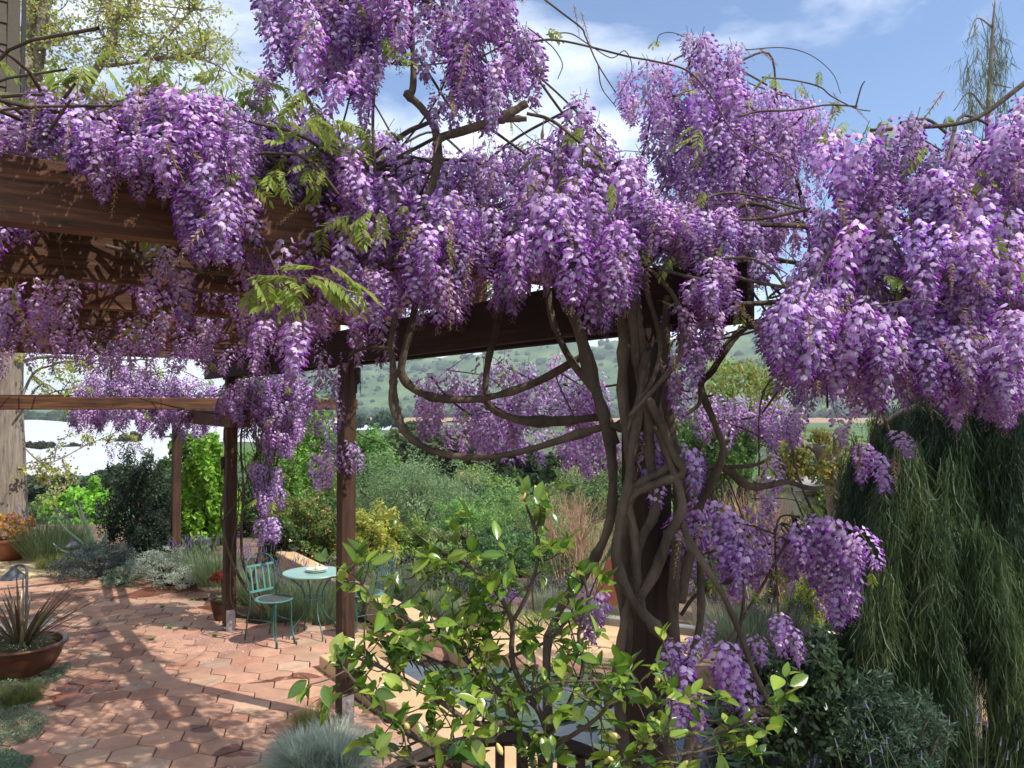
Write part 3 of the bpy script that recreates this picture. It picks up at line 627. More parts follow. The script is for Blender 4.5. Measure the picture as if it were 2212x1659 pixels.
# ------------------------------------------------------------------ foliage builders
def unit(v): return v / (np.linalg.norm(v, axis=-1, keepdims=True) + 1e-9)
def leaf_quads(P, L, Wd, up=.5, hang=0.0, dirs=None):
    """one folded diamond leaf (2 quads sharing a mid line would double the count: a single kite here) per point"""
    n = len(P); L = np.broadcast_to(L, n)[:, None]; Wd = np.broadcast_to(Wd, n)[:, None]
    nn = unit(rng.normal(0, 1, (n, 3)) + [0, 0, up]); d = rng.normal(0, 1, (n, 3)) if dirs is None else dirs + rng.normal(0, .35, (n, 3))
    d = d + np.array([0, 0, -hang]); d = unit(d - nn * (d * nn).sum(1, keepdims=True)); s = np.cross(nn, d)
    V = np.stack([P - d * L * .5, P + s * Wd * .5 - d * L * .02, P + d * L * .5, P - s * Wd * .5 - d * L * .02], 1).reshape(-1, 3)
    return V, np.arange(n * 4).reshape(-1, 4)
def crown_points(n, R, nclump, spread=.28, shell=.62, bottom=-.75):
    R = np.asarray(R, float); d = unit(rng.normal(0, 1, (nclump * 3, 3))); d = d[d[:, 2] > bottom][:nclump]
    r = rng.uniform(shell, 1.0, (len(d), 1)) * (1 + .16 * np.sin(d[:, :1] * 5 + 1) * np.sin(d[:, 1:2] * 6) + rng.normal(0, .13, (len(d), 1)))
    C = d * r; sz = rng.uniform(.55, 1.25, len(C)); idx = rng.choice(len(C), n, p=sz / sz.sum())
    off = unit(rng.normal(0, 1, (n, 3))) * (rng.uniform(0, 1, (n, 1)) ** .45) * spread * sz[idx][:, None]
    P = C[idx] + off; return P * R, idx, off / spread, C * R
def tint(n, c, var=.18, idx=None, c2=None, f2=0.0):
    c = np.asarray(c, float); k = np.exp(rng.normal(0, var, (n, 1))); col = c * k
    if idx is not None:
        g = np.exp(rng.normal(0, .16, (idx.max() + 1, 1))); col = col * g[idx]
    if c2 is not None:
        m_ = rng.uniform(0, 1, n) < f2; col[m_] = np.asarray(c2) * np.exp(rng.normal(0, var, (m_.sum(), 1)))
    return col
def bush(name, px, ytop, ybot, D, wpx, color, label, cat='shrub', n=5000, leaf=.05, asp=.5, nclump=90, spread=.26, c2=None, f2=0, trunk=True, mat=None, depth=None, up=.5, hang=0, group=None, shell=.6, base=None, flowers=None):
    p = W(px, ybot, D); top = W(px, ytop, D)[2]; zb = p[2] if base is None else base
    n = int(n * 1.15); leaf = leaf * 1.12; color = np.asarray(color) * 1.45; c2 = None if c2 is None else np.asarray(c2) * 1.25
    rz = (top - p[2]) / 2; rx = wpx / F * D / 2; ry = depth or rx * .8; cz = (top + p[2]) / 2
    e = empty(name, (p[0], D, zb), label, cat, group)
    P, idx, off, C = crown_points(n, (rx, ry, rz), nclump, spread, shell)
    P = P + (p[0], D, cz); V, Q = leaf_quads(P, leaf * rng.uniform(.6, 1.3, n), leaf * asp * rng.uniform(.7, 1.2, n), up, hang)
    obj('foliage', V, Q, mat or M['leaf'], e, np.repeat(tint(n, color, .2, idx, c2, f2), 4, 0))
    if trunk:
        a = Acc(); ks = rng.choice(len(C), min(14, len(C)), replace=False)
        for k in ks:
            q = C[k] * .9 + (p[0], D, cz); b0 = np.array([p[0] + rng.normal(0, .04), D + rng.normal(0, .04), zb - .05])
            mid = (b0 + q) / 2 + (q - b0) * np.array([-.18, -.18, .12]); v, f = tube(smooth_path([b0, mid, q], 4), [.012 + rx * .025, .004 + rx * .006], 5); a.add(v, f)
        a.build('branches', M['bark'], e, smooth=True)
    if flowers:
        nf, fc, fs = flowers; i_ = rng.choice(len(P), nf * 5); Pf = C[rng.integers(0, len(C), nf)] * 1.03 + (p[0], D, cz) + rng.normal(0, .02, (nf, 3))
        a = Acc()
        for q in Pf:
            V, Q = leaf_quads(np.repeat(q[None], 6, 0) + rng.normal(0, fs * .3, (6, 3)), fs, fs * .7, .8); a.add(V, Q, np.array(fc) * rng.uniform(.8, 1.2))
        a.build('blossom', M['leaf'], e)
    return e
def blades(n, base, L, w, lean, curve, color, c2=None, f2=0, seg=4, R=.1, var=.18, up0=1.0):
    """grass blades from a disc of radius R"""
    t = rng.uniform(0, 2 * np.pi, n); r = R * np.sqrt(rng.uniform(0, 1, n)); o = np.stack([r * np.cos(t), r * np.sin(t), np.zeros(n)], -1) + np.asarray(base)
    ph = t + rng.normal(0, .5, n); h = np.stack([np.cos(ph), np.sin(ph), np.zeros(n)], -1)
    ln = (lean[0] + (lean[1] - lean[0]) * rng.uniform(0, 1, n))[:, None]; Ls = (L * rng.uniform(.6, 1.1, n))[:, None]
    side = np.cross(h, [0, 0, 1.0]); V = []
    for s in range(seg + 1):
        q = s / seg; ww = w * (1 - q ** 1.6) + w * .06; a = ln + curve * q * q
        dx = Ls * (q * np.sin(ln) + curve * .42 * q * q); dz = Ls * (q * np.cos(ln) * up0 - curve * .30 * q ** 2.4)
        c = o + h * dx + np.array([0, 0, 1.0]) * dz; V += [c - side * ww / 2, c + side * ww / 2]
    V = np.stack(V, 1); k = 2 * (seg + 1); V = V.reshape(-1, 3)
    i = (np.arange(n) * k)[:, None]; q = np.arange(seg)[None] * 2
    Q = np.stack([i + q, i + q + 1, i + q + 3, i + q + 2], -1).reshape(-1, 4)
    return V, Q, np.repeat(tint(n, color, var, None, c2, f2), k, 0)
def spikes(n, base, R, h0, h1, color, stemc=(.12, .16, .08), s=.008, L=.05, lean=.35):
    a = Acc()
    for _ in range(n):
        t = rng.uniform(0, 6.28); r = R * math.sqrt(rng.uniform()); b0 = np.array(base) + (r * math.cos(t), r * math.sin(t), 0); h = rng.uniform(h0, h1)
        d = np.array([math.cos(t) * lean * r / R, math.sin(t) * lean * r / R, 1]) + rng.normal(0, .07, 3); d /= np.linalg.norm(d); tip = b0 + d * h
        v, f = tube([b0, tip], .0016, 3, False); a.add(v, f, stemc)
        for q in range(5):
            c = tip + d * L * (q / 4.0); v, f = lathe([(.0005, -s * .8), (s * (1 - .1 * q), 0), (.0005, s * .9)], 5, c); a.add(v, f, np.array(color) * rng.uniform(.7, 1.3))
    return a
def lavender(px, py, D, R, h, label, color=(.17, .24, .11), nb=900, ns=60, name='lavender_bush', fc=(.20, .14, .30)):
    p = W(px, py, D); e = empty(name, tuple(p), label, 'lavender')
    V, Q, C = blades(nb, p, h * .8, .007, (0, .8), .25, color, (.2, .23, .15), .25, 3, R * .7); obj('foliage', V, Q, M['grass'], e, C)
    spikes(ns, p, R * .8, h * .75, h * 1.05, fc).build('flower_spikes', M['leaf'], e); return e

# ------------------------------------------------------------------ trees and shrubs behind the garden
B = bush
B('oak_tree', 790, 950, 1040, 48, 150, (.045, .07, .025), 'dark olive-green tree standing right behind the middle post', 'tree', 3500, .5, .7, 60, mat=M['leaf'], base=-5.5, up=.3)
B('oak_tree', 905, 915, 1040, 55, 150, (.05, .075, .03), 'dark olive tree left of the hanging vine loop', 'tree', 3500, .5, .7, 60, base=-6)
B('oak_tree', 1010, 930, 1060, 52, 140, (.06, .06, .025), 'brownish-green tree under the loops of vine', 'tree', 3500, .45, .7, 60, base=-6)
B('oak_tree', 1120, 960, 1090, 42, 170, (.028, .05, .02), 'darkest green tree behind the low vine branches', 'tree', 4000, .35, .7, 70, base=-5)
B('oak_tree', 1260, 950, 1100, 36, 170, (.05, .08, .03), 'green tree directly left of the main post far behind', 'tree', 4000, .3, .7, 70, base=-4)
B('oak_tree', 830, 893, 925, 240, 70, (.05, .08, .05), 'small distant tree at the foot of the hill, left one of two', 'tree', 900, 2.4, .8, 30, base=-7.5, trunk=False)
B('oak_tree', 760, 898, 925, 260, 60, (.05, .08, .05), 'small distant tree at the foot of the hill beside the middle post', 'tree', 900, 2.4, .8, 30, base=-7.5, trunk=False)
for i, (px, yt, yb, D, w) in enumerate([(278, 936, 958, 230, 42), (90, 958, 978, 200, 60), (160, 962, 975, 200, 30), (365, 945, 955, 250, 12), (385, 945, 955, 250, 12), (402, 944, 955, 250, 12)]):
    B('field_tree', px, yt, yb, D, w, (.05, .05, .03), ['dark rounded tree standing alone among the white crop covers', 'wide low brown-green tree at the left of the white crop covers', 'small brown-green tree among the white covers, right of the wide low one',
      'leftmost of three tiny trees on the white crop covers', 'middle of three tiny trees on the white crop covers', 'rightmost of three tiny trees on the white crop covers'][i], 'tree', 700, 1.6, .8, 20, base=-7.5, trunk=False)
B('bush', 110, 1028, 1100, 60, 190, (.03, .045, .02), 'dark dense trees below the white covers beside the big trunk', 'tree', 4000, .45, .7, 70, base=-4)
B('bush', 90, 1075, 1160, 30, 150, (.075, .12, .03), 'mid-green leafy bush behind the lavender by the big trunk', 'bush', 4500, .2, .7, 70, base=-1.5)
B('bush', 185, 1050, 1170, 26, 150, (.13, .26, .03), 'bright lime-green leafy bush behind the agave', 'bush', 6000, .14, .8, 80, base=-1, c2=(.2, .36, .05), f2=.3)
B('bush', 235, 1010, 1090, 34, 130, (.055, .08, .045), 'grey-green bush rising against the white covers', 'bush', 5000, .2, .6, 80, base=-3)
B('bush', 345, 1000, 1150, 22, 150, (.06, .10, .04), 'mid-green bush behind the far post on its left', 'bush', 6000, .11, .6, 90, base=-1)
B('dark_shrub', 292, 965, 1215, 14.6, 150, (.035, .050, .030), 'tall dark small-leaved shrub between the agave and the far post', 'shrub', 11000, .055, .5, 150, .22)
B('dark_shrub', 320, 1100, 1240, 13.4, 90, (.03, .045, .028), 'lower dark shrub spilling forward left of the far post', 'shrub', 4500, .05, .5, 80, .25)
B('climber', 445, 960, 1215, 14.2, 120, (.15, .27, .035), 'lime-green leafy climber between the far post and the back post', 'climber', 6500, .085, .8, 110, .24, c2=(.3, .42, .06), f2=.2)
B('climber', 420, 930, 1010, 15.0, 100, (.10, .17, .03), 'thin green vine leaves hanging under the arbour beam', 'climber', 1500, .08, .8, 60, .3, base=0)
B('lime_tree', 590, 950, 1180, 21, 130, (.10, .19, .035), 'bright green tree seen between the back post and middle post', 'tree', 8000, .10, .6, 120, base=-1)
B('lime_tree', 680, 870, 1120, 24, 120, (.13, .24, .04), 'tall bright green feathery tree left of the middle post', 'tree', 9000, .11, .5, 120, base=-2)
B('lime_tree', 560, 1010, 1190, 17, 120, (.05, .085, .03), 'darker green bush behind the hanging pink-violet blossoms', 'bush', 6000, .08, .6, 100, base=-1)
B('acacia_bush', 900, 985, 1215, 17, 290, (.145, .21, .10), 'broad soft grey-green feathery bush right of the middle post', 'bush', 22000, .06, .35, 300, .17, base=-1, up=.8)
B('acacia_bush', 800, 930, 1100, 26, 110, (.11, .20, .05), 'green bush directly behind the middle post', 'bush', 7000, .10, .5, 110, base=-2)
B('acacia_bush', 1020, 1080, 1230, 15.5, 150, (.13, .23, .06), 'fresh green bush right of the broad grey-green one', 'bush', 8000, .055, .45, 130, .2, base=-1)
B('yellow_bush', 795, 1085, 1290, 12.6, 130, (.22, .24, .05), 'yellow-green bush with orange tips beside the shaded chair', 'bush', 7500, .075, .35, 120, .22, c2=(.45, .20, .07), f2=.06, base=-.3)
B('yellow_bush', 880, 1130, 1290, 12.9, 130, (.14, .20, .05), 'yellowish olive bush behind the shaded chair', 'bush', 6500, .065, .35, 110, .22, base=-.3)
B('rose_bush', 662, 1062, 1215, 13.6, 150, (.09, .14, .035), 'green bush covered with small orange and cream roses', 'rose bush', 7500, .06, .5, 120, .22, c2=(.35, .17, .07), f2=.10, base=-.1, flowers=(55, (.85, .45, .22), .05))
B('rose_bush', 615, 1130, 1230, 13.2, 90, (.05, .085, .03), 'dark green bush with cream flowers behind the ochre wall', 'rose bush', 4000, .06, .6, 80, .24, base=-.1, flowers=(22, (.85, .76, .5), .045))
B('green_shrub', 960, 1175, 1290, 11.8, 150, (.13, .21, .06), 'low mid-green shrub beyond the ochre wall', 'shrub', 5500, .045, .45, 100, .22)
B('green_shrub', 1090, 1150, 1270, 12.5, 130, (.08, .14, .055), 'feathery green shrub behind the foreground branches', 'shrub', 5500, .045, .4, 100, .22)
B('green_shrub', 1200, 1200, 1330, 11.6, 140, (.12, .16, .07), 'pale green shrub in front of the coral twigs', 'shrub', 5000, .04, .4, 90, .22)
B('green_shrub', 1550, 860, 1090, 13.5, 170, (.07, .13, .035), 'green tree foliage just right of the main post', 'tree', 9000, .075, .4, 130, .2, base=-.6)
B('green_shrub', 1600, 770, 1010, 14.5, 230, (.14, .20, .045), 'pale yellow-green tree top under the blossoms right of the main post', 'tree', 4000, .10, .4, 70, .25, base=-.6, c2=(.3, .22, .06), f2=.25)
B('yellow_tree', 1745, 915, 1060, 9.3, 170, (.13, .15, .04), 'small tree with coppery yellow leaf tips on a leaning grey trunk', 'tree', 3200, .07, .35, 70, .3, trunk=False, base=-.6, c2=(.36, .19, .05), f2=.14, hang=.8)
B('lime_shrub', 1735, 1262, 1385, 9.6, 95, (.26, .31, .04), 'round chartreuse shrub beneath the hanging blossoms on the right', 'shrub', 6500, .035, .7, 120, .2, base=-.5)
B('dark_shrub', 1720, 1390, 1700, 4.9, 300, (.028, .05, .022), 'dark green shrub filling the lower right under the weeping tree', 'shrub', 9000, .055, .45, 170, .2, base=-.6, mat=M['gloss'])
B('dark_shrub', 1900, 1480, 1760, 4.7, 260, (.04, .065, .04), 'grey-green feathery undergrowth at the foot of the weeping tree', 'shrub', 9000, .05, .18, 170, .22, base=-.6)
B('green_shrub', 1540, 1130, 1330, 11.5, 110, (.08, .12, .045), 'leafy shrub behind the tangled right-hand stems', 'shrub', 5500, .045, .45, 100, .24, base=-.4)
B('green_shrub', 1620, 1320, 1460, 8.0, 130, (.075, .12, .05), 'low green shrub under the violet blossoms right of the post', 'shrub', 5500, .035, .45, 100, .24, base=-.5)
B('green_shrub', 2150, 900, 1500, 15, 260, (.13, .17, .035), 'sunlit yellow-green trees showing through gaps in the weeping tree', 'tree', 6000, .12, .5, 110, .24, base=-1)
B('green_shrub', 1870, 930, 1300, 17, 200, (.10, .15, .035), 'sunlit green tree behind the leaning trunk', 'tree', 6500, .11, .5, 110, .22, base=-1)
B('green_shrub', 1450, 900, 1200, 20, 260, (.06, .10, .03), 'mid-green trees hidden behind the main post', 'tree', 6500, .12, .5, 110, .22, base=-1)
FILL = ['low mixed shrub', 'loose green shrub', 'rounded olive shrub', 'pale green shrub', 'dark leafy shrub', 'fine-leaved green shrub']
k = 0
for row, (y0, D) in enumerate([(1240, 14), (1190, 18), (1150, 23), (1120, 30)]):
    for px in range(700, 2200, 105 if row else 90):
        if row == 0 and 1180 < px < 1300: continue
        D2 = D * rng.uniform(.92, 1.08); x = px + rng.uniform(-25, 25); g = [(.09, .14, .05), (.12, .18, .05), (.06, .10, .035), (.14, .17, .07), (.04, .07, .03), (.10, .18, .06)][k % 6]
        B('bed_shrub', x, y0 - rng.uniform(70, 120), y0 + 40, D2, rng.uniform(130, 190), g, FILL[k % 6] + ' in the %s row behind the garden, ' % ['first', 'second', 'third', 'last'][row] + ['between middle and main posts', 'around the main post', 'by the weeping tree'][min(2, max(0, int((px - 700) // 480)))],
          'shrub', 3400, .05 + D2 * .0022, .5, 80, .24, group='shrubs massed behind the garden', trunk=False); k += 1
# low silvery plants along the patio
B('silver_shrub', 200, 1172, 1256, 12.2, 160, (.060, .080, .075), 'dark blue-grey mounded shrub at the patio corner by the brick path', 'shrub', 9000, .028, .4, 150, .2, depth=.6)
B('silver_shrub', 350, 1188, 1262, 11.8, 150, (.22, .25, .20), 'silver-grey mounding shrub along the back of the patio', 'shrub', 8000, .026, .5, 140, .2, depth=.5)
B('silver_shrub', 415, 1218, 1264, 11.5, 110, (.24, .27, .22), 'flat silver ground plant right of the silver mound', 'shrub', 4000, .024, .5, 80, .25, depth=.4)
B('silver_shrub', 265, 1225, 1262, 11.7, 80, (.15, .20, .13), 'low green-grey edging plant between the two grey mounds', 'shrub', 3000, .024, .5, 60, .25, depth=.35)
B('silver_shrub', 395, 1090, 1210, 14.8, 150, (.13, .17, .11), 'grey-green lavender mass behind the far post', 'shrub', 6000, .05, .2, 110, .24)
lavender(105, 1200, 13.6, .55, .8, 'big lavender bush with pale spikes beside the tree trunk', nb=1600, ns=110)
lavender(148, 1190, 14.0, .35, .6, 'smaller lavender bush at the right edge of the big lavender')
lavender(470, 1262, 11.0, .35, .62, 'green lavender bush behind the back post on the left', nb=1200, ns=70)
lavender(420, 1240, 11.8, .25, .5, 'small lavender bush between silver mound and back post')
lavender(620, 1330, 9.9, .45, .6, 'lavender growing between the sunlit chair and the table', nb=1400, ns=70)
lavender(690, 1335, 9.95, .5, .62, 'lavender growing behind the cafe table', nb=1600, ns=70)
lavender(560, 1300, 10.2, .4, .6, 'lavender around the foot of the second vine', nb=1300, ns=60)
lavender(860, 1290, 10.6, .4, .5, 'pale lavender by the wall right of the shaded chair', (.2, .24, .16), 1100, 80)
lavender(770, 1320, 10.1, .35, .45, 'lavender behind the shaded chair', nb=900, ns=40)
lavender(1010, 1440, 9.4, .35, .55, 'bright green lavender behind the foreground shrub', (.14, .24, .08), 1200, 50)
lavender(1290, 1350, 9.8, .35, .4, 'grey lavender patch left of the main post', (.2, .24, .17), 900, 50)
lavender(1620, 1400, 7.0, .5, .55, 'pale lavender bush under the right-hand blossoms', (.16, .2, .13), 1400, 70)
lavender(1760, 1440, 7.4, .5, .5, 'lavender patch at the foot of the leaning grey trunk', (.18, .22, .14), 1400, 80)
lavender(930, 1330, 10.4, .4, .5, 'green lavender clump behind the ochre wall, centre', (.16, .26, .1), 1000, 40)
lavender(1130, 1380, 9.6, .4, .5, 'green lavender clump by the path, behind the shrub branches', (.15, .26, .1), 1000, 50)
lavender(1200, 1330, 10.6, .4, .5, 'grey lavender clump in front of the coral twigs', (.22, .27, .18), 1000, 50)
lavender(1010, 1350, 10.0, .35, .45, 'small lavender clump beside the violet statice', (.18, .27, .12), 900, 40)
B('green_shrub', 1130, 1050, 1270, 13.8, 190, (.13, .20, .06), 'airy green shrub between the grey-green bush and coral twigs', 'shrub', 8000, .05, .4, 130, .22)
B('green_shrub', 1240, 1130, 1330, 12.6, 150, (.15, .19, .08), 'sage-green shrub behind the coral twigs', 'shrub', 6000, .045, .4, 110, .22)
B('green_shrub', 1060, 1200, 1320, 11.2, 130, (.09, .15, .05), 'dark green shrub at the centre of the bed', 'shrub', 5000, .045, .45, 100, .22)
B('green_shrub', 1660, 1150, 1330, 12.4, 150, (.14, .18, .07), 'sage shrub behind the right-hand coral twigs', 'shrub', 6000, .045, .4, 110, .22)
B('green_shrub', 760, 1180, 1300, 12.0, 120, (.13, .19, .05), 'bright green shrub just right of the middle post', 'shrub', 5000, .045, .45, 100, .22)
# purple sea lavender, pink flowers
for (px, py, D, lab) in [(1085, 1290, 9.6, 'violet statice flower heads behind the foreground shrub'), (1040, 1310, 9.2, 'small violet statice cluster low behind the foreground shrub')]:
    p = W(px, py, D); e = empty('statice', (p[0], D, 0), lab, 'flower'); n = 500 if px > 1050 else 220; r = .17 if px > 1050 else .1
    P, i_, o_, C = crown_points(n, (r, r * .7, r * .7), 30, .3); V, Q = leaf_quads(P + p, .022, .018, .8); obj('blossom', V, Q, M['leaf'], e, np.repeat(tint(n, (.30, .12, .42), .25), 4, 0))
    a = Acc()
    for k in range(9):
        v, f = tube([np.array([p[0] + rng.normal(0, .03), D, 0]), p + C[k] * .8], .003, 4); a.add(v, f, (.1, .15, .06))
    a.build('stem', M['leaf'], e)
B('pink_flowers', 1850 - 60, 1385, 1440, 8.5, 130, (.10, .16, .06), 'pink and white flowering patch by the leaning trunk', 'flower bed', 1500, .04, .6, 50, .3, base=-.5, trunk=False, flowers=(60, (.80, .42, .52), .05))
B('pink_flowers', 1500, 1400, 1450, 9.0, 120, (.12, .16, .09), 'pale pink flowers low behind the main post', 'flower bed', 1500, .035, .6, 50, .3, base=-.4, trunk=False, flowers=(60, (.75, .55, .62), .04))

# coral-bark twig shrubs
def twig_shrub(px, ytop, ybot, D, wpx, col, label, n=19):
    p = W(px, ybot, D); top = W(px, ytop, D)[2]; w = wpx / F * D / 2; e = empty('coral_twig_shrub', tuple(p), label, 'shrub'); a = Acc()
    def rec(b0, d, L, r, lv):
        q = b0 + d * L; v, f = tube(smooth_path([b0, (b0 + q) / 2 + rng.normal(0, L * .05, 3), q], 2), [r, r * .55], 3 if lv else 4, False); a.add(v, f, np.array(col) * rng.uniform(.75, 1.25))
        if lv < 3:
            for k in range(3 if lv else 4):
                d2 = unit(d + rng.normal(0, .33, 3) + [0, 0, .18]); rec(b0 + d * L * rng.uniform(.45, 1), d2, L * rng.uniform(.45, .7), r * .55, lv + 1)
    for k in range(n):
        t = rng.uniform(0, 6.28); d = unit(np.array([math.cos(t) * .45 * w, math.sin(t) * .35 * w, 1.0])); rec(p + np.array([math.cos(t), math.sin(t), 0]) * w * .3, d, (top - p[2]) * .45, .009, 0)
    a.build('twigs', M['dry'], e)
twig_shrub(1225, 1010, 1260, 11.2, 130, (.42, .27, .18), 'coral-pink twiggy shrub left of the main post')
twig_shrub(1270, 1080, 1290, 11.8, 110, (.42, .33, .20), 'straw-coloured twiggy shrub close to the main post', 18)
twig_shrub(1620, 1000, 1290, 10.8, 140, (.42, .28, .19), 'coral-pink twiggy shrub right of the main post')
twig_shrub(1700, 1060, 1300, 11.2, 100, (.40, .26, .17), 'dull pink twiggy shrub left of the leaning trunk', 18)
# pale stubby succulent trunks
e = empty('candle_plant', tuple(W(1560, 1420, 8.6)), 'pale thick-stemmed succulent with stubby pointed branches', 'succulent'); b0 = np.array(e.location)
for (dx, h) in [(-.30, .62), (-.18, .75), (-.05, .55), (.06, .8), (.2, .6), (.32, .7), (.0, .4)]:
    v, f = tube(smooth_path([b0 + (dx * .3, 0, 0), b0 + (dx * .8, 0, h * .5), b0 + (dx * 1.1, 0, h)], 4), [.035, .04, .03, .006], 7); obj('stem', v, f, M['bark_pale'], e, smooth=True)

# agave
e = empty('agave', (-6.45, 12.7, 0), 'large blue-green agave with long pointed leaves', 'agave')
th = [(-1.15, 1.0, .75), (-.45, 1.15, .95), (-.25, 1.1, .9), (.5, .8, .7), (1.1, .75, .5), (-1.9, .95, .35), (2.2, .7, .5), (-2.6, .7, .5), (3.0, .6, .6), (.25, .55, .5), (-.2, .75, .7)]
for (t, L, h) in th:
    L = L * 1.25
    d = np.array([math.sin(t), -math.cos(t) * .4 - .1, 0]); s = np.cross(unit(d), [0, 0, 1.0]); n = 9; V = []
    for q in np.linspace(0, 1, n):
        c = d * L * .62 * (q ** .9) * (1.2 - h * .5) + np.array([0, 0, L * h * (q ** .85) * .92 + .05 + .05 * math.sin(q * 6)]); w = .07 * (1 - q ** 2.2) + .003
        V += [c - s * w, c + np.array([0, 0, -.018]), c + s * w]
    Q = [(3 * i + j, 3 * i + j + 1, 3 * i + j + 4, 3 * i + j + 3) for i in range(n - 1) for j in range(2)]
    link('leaf', mesh('leaf', np.array(V), np.array(Q), M['gloss'], np.tile(np.array([.26, .40, .24]) * rng.uniform(.85, 1.15), (len(V), 1)), True), e)
# flax in the big bowl
e = empty('flax', tuple(np.array(bigpot.location) + (0, 0, .27)), 'bronze-leaved flax with arching strap leaves in the glazed bowl', 'flax')
for k in range(46):
    t = rng.uniform(0, 6.28); ln = rng.uniform(.1, .95); L = rng.uniform(.4, .72)
    if k == 0: t, ln, L = -.05, 1.05, .88
    d = np.array([math.cos(t), math.sin(t), 0]); s = np.cross(d, [0, 0, 1.0]); V = []; n = 8
    for q in np.linspace(0, 1, n):
        c = d * (.05 + L * (math.sin(ln) * q + .22 * q * q)) + np.array([0, 0, L * (math.cos(ln) * q - .12 * ln * q * q)]); w = .017 * (1 - q ** 2.5) + .0015
        V += [c - s * w, c - np.array([0, 0, .006]) * 1, c + s * w]
    Q = [(3 * i + j, 3 * i + j + 1, 3 * i + j + 4, 3 * i + j + 3) for i in range(n - 1) for j in range(2)]
    c = np.array([[.12, .10, .05], [.10, .055, .04], [.22, .20, .09], [.17, .12, .07]][rng.integers(4)]) if k else np.array([.42, .38, .18])
    link('leaf', mesh('leaf', np.array(V), np.array(Q), M['gloss'], np.tile(c * rng.uniform(.85, 1.15), (len(V), 1)), True), e)
# small filler in bowl, succulents in pots
n = 700; P, i_, o_, C = crown_points(n, (.25, .25, .06), 40, .25); V, Q = leaf_quads(P + np.array(bigpot.location) + (.03, -.02, .30), .02, .015, .8)
tag(obj('alyssum', V, Q, M['leaf'], None, np.repeat(tint(n, (.12, .18, .07), .2, None, (.7, .7, .62), .07), 4, 0)), 'tiny white-flowered trailing plant filling the bowl under the flax', 'plant', kind='stuff')
n = 3200; P, i_, o_, C = crown_points(n, (.37, .33, .27), 120, .14, .85, -.35); V, Q = leaf_quads(P + np.array(sucpot.location) + (0, 0, .47), .045, .03, .4, dirs=o_)
tag(obj('orange_succulent', V, Q, M['leaf'], None, np.repeat(tint(n, (.50, .30, .08), .2, i_, (.45, .14, .05), .25), 4, 0)), 'dome of orange and yellow succulent rosettes in the terracotta pot', 'succulent')
n = 500; P, i_, o_, C = crown_points(n, (.12, .12, .10), 26, .3, .7, -.3); V, Q = leaf_quads(P + np.array(smallpot.location) + (-.02, 0, .48), .035, .022, .3, dirs=o_)
e = empty('red_plant', tuple(np.array(smallpot.location) + (0, 0, .24)), 'red-leaved succulent on a bare stem in the small dark pot', 'plant')
obj('rosette', V, Q, M['leaf'], e, np.repeat(tint(n, (.30, .06, .035), .22), 4, 0)); v, f = tube([np.array(e.location), np.array(e.location) + (-.01, 0, .12), np.array(e.location) + (-.02, 0, .24)], .012, 6); obj('stem', v, f, M['bark'], e)
n = 400; P, i_, o_, C = crown_points(n, (.17, .17, .10), 26, .3, .7, -.9); V, Q = leaf_quads(P + np.array(smallpot.location) + (.06, -.03, .22), .05, .008, .3, dirs=o_)
tag(obj('trailing_herb', V, Q, M['leaf'], None, np.repeat(tint(n, (.09, .13, .05), .22), 4, 0)), 'green trailing herb spilling over the small dark pot', 'plant')
# blue fescue and friends
p = W(682, 1640, 5.75); e = empty('blue_fescue', (p[0], p[1], 0), 'round blue-grey fescue tuft at the foot of the middle post', 'grass tuft')
VV = [blades(n_, (p[0] + dx, p[1] + dy, .0), L_, .004, (0, 1.35), .55, (.42, .50, .42), (.55, .52, .38), .14, 5, .10, .3) for n_, dx, dy, L_ in ((2600, -.08, 0, .30), (2200, .12, .05, .34), (900, .02, -.08, .24), (500, .2, -.02, .28))]
a = Acc()
for v_, q_, c_ in VV: a.add(v_, q_, c_)
V, Q, C = a.get(); obj('blades', V, Q, M['grass'], e, C)
p = W(676, 1565, 6.35); e = empty('brown_sedge', (p[0], p[1], 0), 'small brownish grass tuft behind the blue fescue', 'grass tuft')
V, Q, C = blades(1500, (p[0], p[1], 0), .24, .003, (0, 1.0), .4, (.23, .20, .07), (.14, .2, .06), .3, 4, .10); obj('blades', V, Q, M['grass'], e, C)
p = W(45, 1530, 7.0); e = empty('green_sedge', (p[0], p[1], 0), 'soft green grass tuft in the silver ground cover on the left', 'grass tuft')
V, Q, C = blades(1500, (p[0], p[1], 0), .2, .003, (0, 1.1), .5, (.12, .15, .04), (.2, .2, .08), .3, 4, .12); obj('blades', V, Q, M['grass'], e, C)
p = W(130, 1195, 13.0); e = empty('yellow_sedge', (p[0], p[1], 0), 'yellow-green grass tuft at the edge of the brick path', 'grass tuft')
V, Q, C = blades(1200, (p[0], p[1], 0), .25, .005, (.2, 1.2), .5, (.30, .30, .07), (.16, .24, .05), .4, 4, .30); obj('blades', V, Q, M['grass'], e, C)
